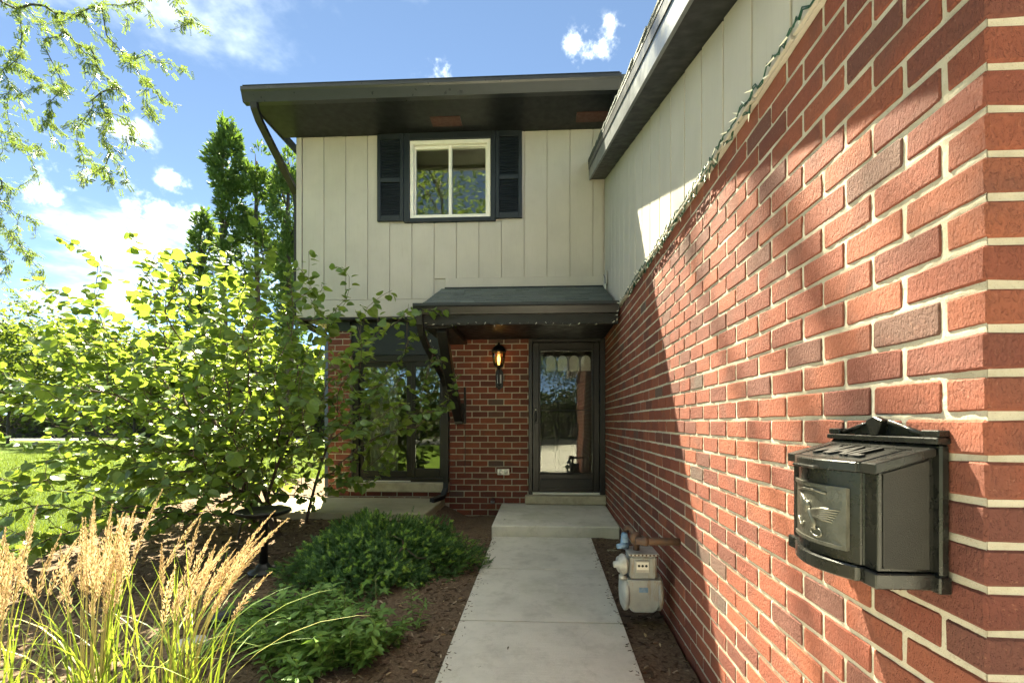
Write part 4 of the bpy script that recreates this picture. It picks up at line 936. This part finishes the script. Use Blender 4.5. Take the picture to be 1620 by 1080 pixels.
for i in near:
    o = bpy.data.objects.new('leaf', lme); COL.objects.link(o); o.parent = rb
    x = Vector(LXa[i]).normalized(); z = Vector(LN[i]); z = (z-x*z.dot(x)).normalized(); y = z.cross(x)
    o.matrix_local = Matrix.Translation(Vector(LP[i])-rloc) @ Matrix((x, y, z)).transposed().to_4x4() @ Matrix.Scale(SCL[i], 4)
# --- low yew
yw = empty('yew_shrub', (-1.42, 4.15, -.05)); tag(yw, 'low spreading dark evergreen shrub with light green tips beside the walkway', 'shrub')
r = np.random.default_rng(5); n = 12500
th = r.uniform(0, 2*math.pi, n); el = np.arcsin(r.uniform(-.12, 1, n)); q = r.random(n)**.28
def yew_r(th, el): return 1+.13*np.sin(3*th+1)+.09*np.sin(5*th+2)*np.cos(el)+.10*np.sin(7*th+6*el)+.07*np.sin(13*th-9*el)
dirv = np.stack([np.cos(th)*np.cos(el), np.sin(th)*np.cos(el), np.sin(el)], -1); R_ = (yew_r(th, el)*q)[:, None]
ce = np.array([-1.42, 4.12, -.04]); ax = np.array([.74, .70, .40]); PP = ce+dirv*R_*ax
sh_d = unit(dirv*np.array([1, 1, .7])+np.array([0, 0, .45])+r.normal(0, .5, (n, 3)))
SPR = []; ST = []
for i in range(11):                                  # a shoot: paired needles up a short twig
    t = .1+.9*i/10
    for s_ in (-1, 1):
        a = i*2.4; ca, sa = math.cos(a), math.sin(a); b = len(SPR); w_ = .06; ln_ = .42*(1.15-t*.55)
        o = np.array([t, 0, 0]); dr = np.array([.62, s_*ca*.8, s_*sa*.8]); wv = np.array([0, -sa, ca])*w_
        SPR += [o-wv, o+wv, o+dr*ln_]; ST.append((b, b+1, b+2))
SPR = np.array(SPR); ST = np.array(ST)
V, F, fi = scatter(SPR, ST, PP, sh_d, r.normal(size=(n, 3)), r.uniform(.034, .062, n))
tipm = (q > .88) & (np.sin(th*23+el*31)+np.sin(th*37-el*17) > .35) & (r.random(n) < .75) & (dirv[:, 2] > .05); rv = np.where(tipm, r.uniform(.82, 1, n), r.uniform(0, .79, n))
np_mesh('crown', V, F, M['yew'], yw, rv[fi], kind='stuff')
pos, load, chains, tt = grow([(-1.42, 4.15, -.08), (-1.42, 4.15, 0)], [ce+d*np.array([.6, .58, .34]) for d in dirv[:60]], .1, .3, .1, .05, 3)
wood('trunk', pos, load, chains, .003, .5, M['bark'], yw)
# --- soft herbs and seedlings in the bed
def herb(name, x, y, hgt, rad, nst, label, seed, mat='herb', tmpl=OVAL, lsz=(.045, .075), lean=.35, group=None, dens=.022):
    r = np.random.default_rng(seed); z0 = float(gz(x, y))-.01; rt = empty(name, (x, y, z0)); tag(rt, label, 'plant', group); st_ = MB(); P_, X_, N_ = [], [], []
    for i in range(nst):
        a = r.uniform(0, 6.28); q_ = math.sqrt(r.random()); hh = hgt*r.uniform(.65, 1.05)*(1-.35*q_*q_); b = np.array([x+math.cos(a)*q_*rad*.5, y+math.sin(a)*q_*rad*.5, z0])
        tip = np.array([x+math.cos(a)*q_*rad*(1+lean*.3)+r.normal(0, .03), y+math.sin(a)*q_*rad*(1+lean*.3)+r.normal(0, .03), z0+hh]); mid = (b+tip)/2+np.array([0, 0, hh*.12]); k = 9
        pts = [(1-t)**2*b+2*t*(1-t)*mid+t*t*tip for t in np.linspace(0, 1, k)]; st_.tube(pts, [.0035*(1-.6*t) for t in np.linspace(0, 1, k)], 5, caps=False)
        s_ = .12; ph = r.uniform(0, 6)
        while s_ <= 1.0:
            j = min(int(s_*(k-1)), k-2); p = pts[j]+(pts[j+1]-pts[j])*(s_*(k-1)-j); d = unit(pts[j+1]-pts[j]); ph += 1.57
            for o_ in (0, math.pi):
                h_ = np.array([math.cos(ph+o_), math.sin(ph+o_), 0]); xd = unit(h_*.9+d*r.uniform(.1, .6)+np.array([0, 0, r.uniform(-.25, .25)])+r.normal(0, .15, 3))
                P_.append(p+xd*.006); X_.append(xd); N_.append(np.array([0, 0, 1.])+r.normal(0, .3, 3)-h_*.2)
            s_ += dens/hgt*r.uniform(.8, 1.3)
    st_.build('stem', M['herbstem'], rt, fix=False)
    n_ = len(P_); V, F, fi = scatter(*tmpl, np.array(P_), np.array(X_), np.array(N_), r.uniform(lsz[0], lsz[1], n_)); np_mesh('foliage', V, F, M[mat], rt, r.random(n_)[fi], kind='stuff'); return rt
M['herbstem'] = paint('green_stem', (.10, .13, .04), .7, .3, 10)
herb('herb_plant', -1.40, 2.66, .42, .30, 42, 'dense leafy green herb clump between reed grass and mulch, left of two', 31)
herb('herb_plant', -1.10, 2.62, .36, .28, 44, 'bushy green herb clump nearest the walkway at the bottom of the bed', 32)
herb('herb_plant', -.90, 2.75, .22, .12, 8, 'small leafy green plant at the foot of the lobed seedling', 33, lsz=(.04, .06))
herb('herb_plant', -.83, 3.0, .36, .06, 2, 'tall thin yellowing stem with drooping leaves in front of the evergreen shrub', 34, lsz=(.05, .075), tmpl=LANCE)
herb('herb_plant', -1.75, 2.75, .20, .20, 14, 'low leafy green herb behind the reed grass plumes', 35, lsz=(.035, .06))
herb('herb_plant', -1.28, 2.36, .2, .18, 12, 'small green herb at the bottom edge right of the reed grass', 36)
# lobed seedlings (maple like leaves)
def lobed():
    ang = [-150, -118, -95, -62, -35, -14, 0]; rad = [.28, .50, .26, .72, .36, .50, 1.0]; v = [(0, 0, 0)]
    o = [(rad[i]*math.cos(math.radians(ang[i])), rad[i]*math.sin(math.radians(ang[i]))) for i in range(7)]; o = o+[(x, -y) for x, y in reversed(o[:-1])]
    v += [(x, y, -.16*(x*x+y*y)+.10*abs(y)) for x, y in o]; return np.array(v), np.array([(0, i, i+1) for i in range(1, len(o))])
LOB = lobed()
def seedling(x, y, hgt, leaves, label, seed):
    r = np.random.default_rng(seed); z0 = float(gz(x, y))-.01; rt = empty('tree_seedling', (x, y, z0)); tag(rt, label, 'seedling', 'lobed seedlings in the bed'); m = MB(); m.tube([(x, y, z0), (x+.015, y, z0+hgt*.5), (x+.01, y, z0+hgt)], [.005, .004, .002], 6)
    me = bpy.data.meshes.new('leaf'); me.from_pydata([tuple(v) for v in LOB[0]], [], [tuple(int(a) for a in t) for t in LOB[1]]); me.materials.append(M['maple1']); todo = []
    for i in range(leaves):
        t = .35+.65*i/(leaves-1); a = i*2.4+r.uniform(-.3, .3); d = np.array([math.cos(a), math.sin(a), .25]); p = np.array([x+.012, y, z0+hgt*t]); pe = p+d*(.05+.05*(1-t)+.02); m.tube([p, (p+pe)/2+np.array([0, 0, .008]), pe], .0018, 4, caps=False); todo.append((pe, d, r.uniform(.055, .095)*(1.1-.35*t)))
    m.build('stem', M['herbstem'], rt, fix=False)
    for pe, d, s_ in todo:
        o = bpy.data.objects.new('leaf', me); COL.objects.link(o); o.parent = rt; xv = Vector((d[0], d[1], -.35)).normalized(); z = Vector((0, -.35, 1))+Vector(r.normal(0, .2, 3)); z = (z-xv*z.dot(xv)).normalized()
        o.matrix_local = Matrix.Translation(Vector(pe)-Vector((x, y, z0))) @ Matrix((xv, z.cross(xv), z)).transposed().to_4x4() @ Matrix.Scale(s_, 4)
M['maple1'] = leaf_mat('seedling_leaf_single', [(0, (.07, .15, .025)), (1, (.11, .22, .035))], .4, (.32, .52, .05), False, .5)
seedling(-1.07, 2.98, .36, 9, 'bright green lobed seedling standing in the mulch before the evergreen shrub', 3)
seedling(-1.80, 2.82, .30, 8, 'light green lobed seedling by the drain pipe behind the herbs', 4)
seedling(-1.50, 3.02, .24, 7, 'small lobed seedling at the left front of the evergreen shrub', 6)
# --- feather reed grass
def reed(x, y, nst, nbl, hgt, label, seed, lean=.28, spread=.16):
    r = np.random.default_rng(seed); z0 = float(gz(x, y))-.02; rt = empty('reed_grass', (x, y, z0)); tag(rt, label, 'ornamental grass', 'feather reed grass clumps'); bv, bf, br_ = [], [], []; sm_ = MB(); pv_, px_, pn_, psz = [], [], [], []
    for i in range(nbl):                              # arching blades
        a = r.uniform(0, 6.28); b = np.array([x+r.normal(0, .06), y+r.normal(0, .06), z0]); L = hgt*r.uniform(.4, .95); out = abs(r.normal(.25, .3))+.04; out = min(out, .9); d = np.array([math.cos(a)*out+lean*.3, math.sin(a)*out, 0]); pts = []
        for t in np.linspace(0, 1, 8): pts.append(b+np.array([0, 0, L*(t-.62*out*t**2.6)])+d*L*(t**1.7))
        w = r.uniform(.0025, .005); s_ = unit(np.cross(d+1e-4, [0, 0, 1])); k0 = len(bv)
        for t, p in zip(np.linspace(0, 1, 8), pts): ww = w*(1-t**3)+.0002; bv += [p-s_*ww, p+s_*ww]
        c = r.random()
        for j in range(7): bf.append((k0+2*j, k0+2*j+1, k0+2*j+3, k0+2*j+2)); br_.append(c)
    for i in range(nst):                              # flowering stems and plumes
        a = r.uniform(0, 6.28); q_ = abs(r.normal(0, 1)); b = np.array([x+math.cos(a)*.085*q_, y+math.sin(a)*.06*q_, z0]); h_ = hgt*r.uniform(.82, 1.12); ln_ = np.array([math.cos(a)*spread*q_+lean*r.uniform(.4, 1.5), math.sin(a)*spread*q_*.8, 0]); pts = [b+np.array([0, 0, h_*(t-.10*t**3)])+ln_*h_*t**2 for t in np.linspace(0, 1, 14)]
        sm_.tube(pts, [.0022*(1-.6*t)+.0004 for t in np.linspace(0, 1, 14)], 5, caps=False); f0 = r.uniform(.62, .72); nsp = int(r.uniform(210, 290)); fat = r.uniform(1.0, 1.9)
        for k in range(nsp):
            t = f0+(1-f0)*(k/nsp); j = min(int(t*13), 12); p = pts[j]+(pts[j+1]-pts[j])*(t*13-j); d = unit(pts[j+1]-pts[j]); u = (t-f0)/(1-f0); env = (math.sin(math.pi*min(1, u*1.02+.10)))**.7*(1-.45*u); ph = r.uniform(0, 6.28); s1 = unit(np.cross(d, [.3, .9, .1])); s2 = np.cross(d, s1); rad = s1*math.cos(ph)+s2*math.sin(ph); o = .0105*fat*env*math.sqrt(r.random())
            pv_.append(p+rad*o); px_.append(unit(d+rad*r.uniform(.05, .5)+r.normal(0, .1, 3))); pn_.append(rad); psz.append(r.uniform(.008, .022)*(.6+.5*env))
    np_mesh('blades', np.array(bv), np.array(bf), M['blade'], rt, br_, kind='stuff'); sm_.build('stems', M['straw'], rt, fix=False)['kind'] = 'stuff'
    V, F, fi = scatter(*SPK, np.array(pv_), np.array(px_), np.array(pn_), np.array(psz)); np_mesh('plumes', V, F, M['plume'], rt, r.random(len(pv_))[fi], kind='stuff')
SPK = (np.array([(0, 0, 0), (.4, .11, .04), (1, 0, 0), (.4, -.11, .04), (.4, 0, -.09)]), np.array([(0, 1, 2), (0, 2, 3), (0, 2, 4)]))
M['straw'] = paint('straw_stem', (.36, .30, .11), .7, .3, 12)
reed(-2.18, 1.80, 17, 60, 1.0, 'tan feather reed grass clump at the left edge of the picture', 41, .06, .17)
reed(-1.86, 1.92, 23, 80, 1.10, 'tan feather reed grass clump in the middle of the three', 42, .13, .18)
reed(-1.58, 2.02, 20, 70, 1.02, 'tan feather reed grass clump leaning right towards the herbs', 43, .30, .16)
# --- background trees
def leafcloud(P, sz, r, tmpl=OVAL, flat=.6, nrm=None):
    n = len(P); return scatter(*tmpl, P, r.normal(size=(n, 3))*np.array([1, 1, flat]), (r.normal(size=(n, 3))*.7+np.array([0, 0, .8])) if nrm is None else nrm, sz)
SPRAY = (np.array([(0, 0, 0), (.5, .16, .05), (1, .05, 0), (.55, -.02, .1), (.95, -.2, 0), (.45, -.2, .04)]), np.array([(0, 1, 2), (0, 2, 3), (0, 3, 4), (0, 4, 5)]))
def arborvitae(x, y, parts, top, label, seed, trunk=.1):
    r = np.random.default_rng(seed); rt = empty('arborvitae_tree', (x, y, -.1)); tag(rt, label, 'tree', 'arborvitae trees behind the house corner'); m = MB(); m.tube([(x, y, -.2), (x+.05, y, top*.4), (x-.03, y, top*.75), (x, y, top-.4)], [trunk, trunk*.8, trunk*.55, .03], 8)
    P_, D_, rv_ = [], [], []
    for (dx, zc_, rx, rz, nn_) in parts:
        nn_ = int(nn_*1.7); rx *= .86
        u = unit(r.normal(size=(nn_, 3))); q_ = r.random(nn_)**.22; th_ = np.arctan2(u[:, 1], u[:, 0]); k = 1+.18*np.sin(3*th_+zc_+u[:, 2]*5)+.13*np.sin(7*th_+9*u[:, 2]); taper = 1-.32*u[:, 2]
        p = np.array([x+dx, y, zc_])+u*(q_*k)[:, None]*np.array([rx, rx, rz])*np.stack([taper, taper, np.ones(nn_)], -1); hl = vnoise(p[:, 0]*3.1, p[:, 2]*3.1, 8) < .30; p = p[~hl]; u = u[~hl]; q_ = q_[~hl]; nn_ = len(p)
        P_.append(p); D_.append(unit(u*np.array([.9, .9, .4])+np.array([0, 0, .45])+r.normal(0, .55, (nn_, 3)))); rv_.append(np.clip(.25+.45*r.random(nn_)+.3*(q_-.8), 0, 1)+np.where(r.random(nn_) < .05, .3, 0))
        for j in range(6): t = p[r.integers(nn_)]; m.tube([(x, y, max(.5, t[2]-.8)), (x*.5+t[0]*.5, y*.5+t[1]*.5, t[2]-.4), tuple(t)], [.03, .02, .006], 4, caps=False)
    m.build('trunk', M['bark_grey'], rt, fix=False); P_ = np.concatenate(P_); D_ = np.concatenate(D_); rv_ = np.concatenate(rv_)
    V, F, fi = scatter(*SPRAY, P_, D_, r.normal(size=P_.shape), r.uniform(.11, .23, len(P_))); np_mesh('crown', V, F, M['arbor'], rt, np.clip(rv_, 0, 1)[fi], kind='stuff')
arborvitae(-8.95, 13.0, [(.12, 8.55, .48, 1.0, 1500), (.30, 7.3, .42, .7, 700), (.25, 5.7, .45, .8, 500)], 9.3, 'tall arborvitae with rounded top, highest of those behind the house', 51)
arborvitae(-8.10, 13.2, [(.05, 7.8, .50, 1.1, 1500), (-.05, 6.1, .60, 1.0, 1300), (-.2, 4.3, .5, .8, 700)], 9.0, 'dense dark arborvitae right beside the highest one', 52)
arborvitae(-6.85, 12.6, [(0, 7.2, .52, 1.2, 1400), (.1, 5.4, .42, 1.0, 800), (0, 3.9, .4, .7, 400)], 8.6, 'arborvitae partly hidden behind the house corner and downspout', 53)
arborvitae(-7.55, 13.6, [(0, 5.4, .38, 1.5, 900), (0, 3.4, .4, 1.0, 400)], 7.0, 'slim yellowish arborvitae between two taller ones', 54)
arborvitae(-9.9, 13.4, [(.1, 6.6, .35, .7, 500), (-.25, 5.2, .62, .9, 800), (0, 3.8, .6, .9, 700)], 7.4, 'shorter loose arborvitae left of the tall group', 55)
# --- honey locust overhead at the left
lo = empty('honey_locust_tree', (-10.2, 8.2, -.1)); tag(lo, 'honey locust tree reaching fine leafy branches in from the upper left', 'tree')
r = np.random.default_rng(61); T = []
def ray_pt(px, py, Y):
    a = (px-822)/760; b = -(py-668)/760; s, c = math.sin(YAW), math.cos(YAW); d = np.array([a*c-s, a*s+c, b]); return np.array([0, 0, CAM_H])+d*Y/d[1]
for px, py, Y in ((262, 122, 7.6), (225, 190, 7.4), (235, 140, 7.7), (200, 225, 7.3), (160, 286, 7.2), (140, 262, 7.3), (120, 235, 7.5), (175, 150, 7.6), (150, 110, 7.8), (180, 60, 7.8), (130, 60, 8.0), (95, 120, 7.7), (60, 150, 7.8), (40, 200, 7.7), (85, 205, 7.5), (110, 170, 7.4), (20, 120, 8.0), (30, 60, 8.2), (70, 30, 8.2), (10, 170, 8), (195, 30, 8), (240, 165, 7.5), (215, 130, 7.9), (50, 100, 7.6), (130, 140, 7.3), (75, 245, 7.4), (190, 245, 7.1), (20, 20, 8.4), (100, 80, 8), (160, 180, 7.5), (310, 6, 7.6), (290, -20, 7.8), (330, -60, 8), (318, 55, 7.6), (200, 215, 7.5)):
    for k in range(4): T.append(ray_pt(px, py, Y)+r.normal(0, .2, 3))
for px, py, Y in ((25, 235, 9), (10, 250, 9), (5, 300, 9), (30, 330, 9), (15, 360, 9), (40, 380, 9.2), (20, 410, 9), (45, 430, 9), (10, 440, 9.2), (30, 300, 9.3), (50, 350, 9), (5, 380, 9.2), (25, 450, 9.1), (-20, 400, 9.3), (-30, 300, 9.4), (60, 395, 9), (38, 405, 9.1), (12, 335, 9.1)):
    for k in range(3): T.append(ray_pt(px, py, Y)+r.normal(0, .22, 3))
for k in range(170):                                  # crown out of the picture, to the left and above
    p = np.array([-10.8, 8.4, 10.2])+unit(r.normal(size=3))*r.random()**.4*np.array([3.6, 3.6, 3.4]); q = project(*p)
    if q and q[0] > -40 and q[1] > -60: continue
    T.append(p)
for k in range(34): T.append(np.array([-2.0, 8.15, 12.6])+r.normal(0, 1, 3)*np.array([.55, .42, .4]))
for k in range(26):                                   # high limb over the house that dapples the brick wall
    t = r.random(); p = np.array([-7.5+6.4*t, 7.3+.9*t, 12.2+.9*t])+r.normal(0, .8, 3)*np.array([.5, .5, .5]); T.append(p)
base = [np.array([-10.2+.15*t*t, 8.2-.1*t, -.2+9.6*t]) for t in np.linspace(0, 1, 10)]+[np.array(q) for q in ((-10.2, 8.1, 9.55), (-10.0, 8.0, 9.65), (-9.75, 7.9, 9.7), (-9.5, 7.85, 9.7), (-9.25, 7.8, 9.65))]
pos, load, chains, tips = grow(base, T, .20, .30, .10, .06, 62, .5)
wood('trunk', pos, load, chains, .0032, .46, M['bark_grey'], lo, 6)
FV, FT = [], []
for i in range(6):
    t = .12+.88*i/5
    for s_ in (-1, 1):
        b = len(FV); FV += [(t, 0, 0), (t-.03, s_*.20, .05), (t+.08, s_*.42, -.02), (t+.15, s_*.20, .02)]; FT += [(b, b+1, b+2), (b, b+2, b+3)]
FROND = (np.array(FV), np.array(FT)); P_, X_ = [], []
for ch in tips:
    Q = pos[ch]; L = np.concatenate([[0], np.cumsum(np.linalg.norm(np.diff(Q, axis=0), axis=1))]); s = max(0, L[-1]-1.15)
    while s < L[-1]:
        i = min(max(np.searchsorted(L, s)-1, 0), len(Q)-2); d = unit(Q[i+1]-Q[i]); p = Q[i]+(Q[i+1]-Q[i])*((s-L[i])/(L[i+1]-L[i]+1e-6))
        for k in range(2): P_.append(p+r.normal(0, .03, 3)); X_.append(unit(d*.4+r.normal(0, .6, 3)+np.array([0, 0, -.45])))
        s += r.uniform(.035, .075)
P_ = np.array(P_); X_ = np.array(X_)
V, F, fi = scatter(*FROND, P_, X_, np.array([0, 0, 1.])+r.normal(0, .5, P_.shape), r.uniform(.06, .115, len(P_))); np_mesh('crown', V, F, M['locust'], lo, r.random(len(P_))[fi], kind='stuff')
# --- other trees around the place
def round_tree(name, x, y, hgt, rad, label, seed, nl=5000, group='trees around the lawn', sz=(.22, .42)):
    r = np.random.default_rng(seed); rt = empty(name, (x, y, -.1)); tag(rt, label, 'tree', group); T = []
    for k in range(70):
        u = unit(r.normal(size=3)); T.append(np.array([x, y, hgt*.6])+u*r.random()**.4*np.array([rad, rad, hgt*.40])*(1+.2*math.sin(4*math.atan2(u[1], u[0])+seed)))
    T = [t for t in T if t[2] > hgt*.16]; pos, load, chains, tips = grow([(x, y, -.2), (x+.05, y, hgt*.1), (x, y+.05, hgt*.2)], T, .5, .4, .1, .05, seed); wood('trunk', pos, load, chains, .016*hgt/9, .5, M['bark_grey'], rt, 5)
    c = np.array([pos[ch[-1]] for ch in tips]); k = r.integers(len(c), size=nl); P_ = c[k]+r.normal(0, 1, (nl, 3))*np.array([.62, .62, .42])*hgt/9
    V, F, fi = leafcloud(P_, r.uniform(sz[0], sz[1], nl), r); np_mesh('crown', V, F, M['far_leaf'], rt, np.clip(r.random(len(c))[k]*.6+r.random(nl)*.4, 0, 1)[fi], kind='stuff')
for i, (x, y, hg, rd, lab) in enumerate([(-44, 42, 9.5, 5, 'far rounded tree behind the lawn at the left edge'), (-36, 45, 7.5, 4.4, 'far low tree beyond the side road behind the shrub'), (-28, 46, 8.5, 4.2, 'far broad tree beyond the lawn near the grey house'), (-19, 40, 6.5, 3.6, 'far small tree seen through the shrub near the house corner'), (-50, 34, 8, 5, 'far tree standing furthest left beyond the side road'), (-13.5, 22, 5.2, 2.6, 'mid distance leafy tree left of the brick corner')]):
    round_tree('lawn_tree', x, y, hg, rd, lab, 70+i, 8000, sz=(.28, .5))
for i, (x, y, hg, rd, lab) in enumerate([(-6.5, -10, 15, 5.0, 'street tree behind the viewer left of the driveway'), (-1.0, -17.5, 16, 5.0, 'street tree behind the viewer straight ahead of the front door'), (-15, -9, 14, 6, 'large tree behind the viewer far left of the driveway'), (4, -28, 11, 5, 'tree across the street behind the viewer'), (-10, -29, 12, 6, 'broad tree across the street behind the viewer')]):
    round_tree('street_tree', x, y, hg, rd, lab, 90+i, 12000, 'trees along the street', (.16, .32))
hg = empty('hedge', (-5, -26.5, -.1)); tag(hg, 'tall clipped hedge across the street behind the viewer', 'hedge')
r = np.random.default_rng(99); nh = 26000; P_ = np.stack([r.uniform(-42, 26, nh), -26.5+r.normal(0, .6, nh), 3.6*r.random(nh)**.8+.25*np.sin(r.uniform(-42, 26, nh))], -1)
V, F, fi = leafcloud(P_, r.uniform(.25, .5, nh), r); np_mesh('foliage', V, F, M['far_leaf'], hg, r.random(nh)[fi], kind='stuff')
B('branch_core', M['bark_grey'], hg, (-42, 26, -26.8, -26.2, -.1, 2.6))
for i, (x, y, hg_, rd, lab) in enumerate([(-20, 30, 7.5, 4.0, 'leafy tree beyond the lawn seen left of the tall arborvitae'), (-24, 27, 7, 4.0, 'leafy tree at the lawn edge behind the redbud'), (-33, 28, 8.5, 4.8, 'broad leafy tree near the side road at the left'), (-25, 38, 6, 3.4, 'low leafy tree across the side road behind the redbud'), (-33, 39, 6.5, 3.8, 'rounded leafy tree across the side road left of the others')]):
    round_tree('lawn_tree', x, y, hg_, rd, lab, 170+i, 9000, sz=(.25, .45))
fhg = empty('hedge', (-32, 40.5, -.1)); tag(fhg, 'long far hedge along the side road beyond the lawn at the left', 'hedge')
nh = 16000; P_ = np.stack([r.uniform(-66, -10, nh), 40.5+r.normal(0, .7, nh), 3.2*r.random(nh)**.8], -1); P_[:, 2] *= .75+.5*vnoise(P_[:, 0]*.5, P_[:, 0]*0, 9)
V, F, fi = leafcloud(P_, r.uniform(.25, .5, nh), r); np_mesh('foliage', V, F, M['far_leaf'], fhg, r.random(nh)[fi], kind='stuff')
B('branch_core', M['bark_grey'], fhg, (-66, -10, 40.3, 40.7, -.1, 1.9))
# --- far house beyond the lawn
fh = empty('far_house', (-37, 50, -.1)); tag(fh, 'far grey single storey house beyond the lawn behind the shrub', 'house'); M['grey'] = paint('grey_siding', (.33, .33, .32), .7, .1, 3)
B('wall', M['grey'], fh, (-44, -30, 48, 54, -.2, 2.7)); MB().prism([(47.4, 2.6), (54.6, 2.6), (51, 4.4)], -44.5, -29.5, 'x').build('roof', M['roofing'], fh)
for x in (-42.6, -40, -33): w_ = B('window', M['white'], fh, (x, x+1.4, 47.93, 47.999, .9, 2.1)); B('pane', M['black'], w_, (x+.1, x+1.3, 47.91, 47.929, 1.0, 2.0))
gd = B('garage_door', M['white'], fh, (-38, -35, 47.92, 47.999, -.1, 2.1))
for i in range(4): B('door_panel', M['white'], gd, (-37.95, -35.05, 47.89, 47.919, -.05+i*.53, .42+i*.53))
M['litter'] = leaf_mat('dry_leaf_mix', [(0, (.16, .10, .05)), (.6, (.30, .20, .10)), (1, (.42, .34, .20))], .2, (.4, .28, .12))
# --- bark chips and lawn blades
def bedz(x, y): return gz(x, y)+.012+.03*(vnoise(x*6, y*6, 1)-.5)+.02*(vnoise(x*19, y*19, 2)-.5)
r = np.random.default_rng(81); n = 21000; x = r.uniform(-5.0, .80, n); y = 1.2+(6.4-1.2)*r.random(n)**1.25
ok = ~((x > -.56) & (x < .52)) & ~((y > 5.3) & (x > -3.96)) & ~((x > -.6) & (y > 5.15)); x, y = x[ok], y[ok]; n = len(x)
CH = (np.array([(-.5, -.5, 0), (.5, -.42, 0), (.62, .4, 0), (-.4, .5, 0), (-.42, -.4, .3), (.4, -.3, .34), (.5, .3, .28), (-.35, .38, .32)])*np.array([1, .28, .35]), np.array([(4, 5, 6), (4, 6, 7), (0, 1, 5), (0, 5, 4), (1, 2, 6), (1, 6, 5), (2, 3, 7), (2, 7, 6), (3, 0, 4), (3, 4, 7)]))
a = r.uniform(0, 6.28, n); V, F, fi = scatter(*CH, np.stack([x, y, bedz(x, y)+.001], -1), np.stack([np.cos(a), np.sin(a), r.normal(0, .22, n)], -1), np.array([0, 0, 1.])+r.normal(0, .3, (n, 3)), r.uniform(.012, .045, n)*np.where(r.random(n) < .16, 1.7, 1))
ne = 260; xe = np.where(r.random(ne) < .6, -.545+np.abs(r.normal(0, .035, ne)), .507-np.abs(r.normal(0, .03, ne))); ye_ = r.uniform(2.2, 5.1, ne); ae = r.uniform(0, 6.28, ne)
V2, F2, fi2 = scatter(*CH, np.stack([xe, ye_, wz(ye_)+.002], -1), np.stack([np.cos(ae), np.sin(ae), r.normal(0, .08, ne)], -1), np.array([0, 0, 1.])+r.normal(0, .1, (ne, 3)), r.uniform(.006, .022, ne)); F = np.concatenate([F, F2+len(V)]); V = np.concatenate([V, V2]); fi = np.concatenate([fi, fi2+n]); n += ne
tag(np_mesh('bark_chips', V, F, M['chip'], None, (r.random(n)**1.6)[fi]), 'brown shredded bark chips covering the planting bed', 'mulch', kind='stuff')
n = 120000; d = 5.5+22*r.random(n)**1.7; a = r.uniform(math.radians(93), math.radians(150), n); x = d*np.cos(a)*1.1; y = d*np.sin(a)
ok = (x < -5.35-.35*np.sin(y*1.1)) & ~((x > -3.5) & (y > 6)); ok |= (y > 9.4) & (x < -3.4); x, y, d = x[ok], y[ok], d[ok]; n = len(x)
z = gz(x, y)-.03+.10*(vnoise(x*.15, y*.15)-.5)*np.clip((np.hypot(x+1, y-4)-7)/6, 0, 1)
BL = (np.array([(0, -.07, 0), (0, .07, 0), (.55, .05, .06), (.55, -.05, .06), (1, 0, .22)]), np.array([(0, 1, 2), (0, 2, 3), (3, 2, 4)]))
V, F, fi = scatter(*BL, np.stack([x, y, z-.005], -1), np.array([0, 0, 1.])+r.normal(0, .35, (n, 3)), r.normal(size=(n, 3)), r.uniform(.04, .075, n)*np.clip(d/9, 1, 2)**.5)
tag(np_mesh('lawn_grass', V, F, M['lawnblade'], None, r.random(n)[fi]), 'short sunlit green lawn grass left of the planting bed', 'grass', kind='stuff')
n = 520; x = r.uniform(-4.2, .78, n); y = r.uniform(2.0, 6.2, n); ok = ~((x > -.56) & (x < .52)) & ~((y > 5.3) & (x > -3.4)) & ~((x > -.6) & (y > 5.15)); x, y = x[ok], y[ok]; n = len(x)
V, F, fi = scatter(*OVAL, np.stack([x, y, bedz(x, y)+.012], -1), np.stack([np.cos(x*99), np.sin(x*99), r.normal(0, .25, n)], -1), np.array([0, 0, 1.])+r.normal(0, .5, (n, 3)), r.uniform(.018, .05, n))
tag(np_mesh('leaf_litter', V, F, M['litter'], None, r.random(n)[fi]), 'scattered dry tan leaves lying on the bark mulch', 'leaf litter', kind='stuff')
# three dry leaves on the concrete
for x, y, s_, lab in ((-.42, 5.42, .05, 'dark dry leaf lying at the left front of the porch step'), (.18, 3.55, .03, 'small brown leaf on the walkway near the gas meter'), (-.2, 2.75, .026, 'tiny brown leaf scrap on the nearest walkway slab')):
    z = wz(y) if y < 5.16 else .115+(y-5.17)*.025
    me = bpy.data.meshes.new('dry_leaf'); me.from_pydata([tuple(v*s_) for v in OVAL[0]], [], [tuple(int(q) for q in t) for t in OVAL[1]])
    o = link('dry_leaf', me, M['bark'], None, (x, y, z+.012)); o.rotation_euler = (.15, .1, x*9); tag(o, lab, 'leaf', 'dry leaves on the concrete')
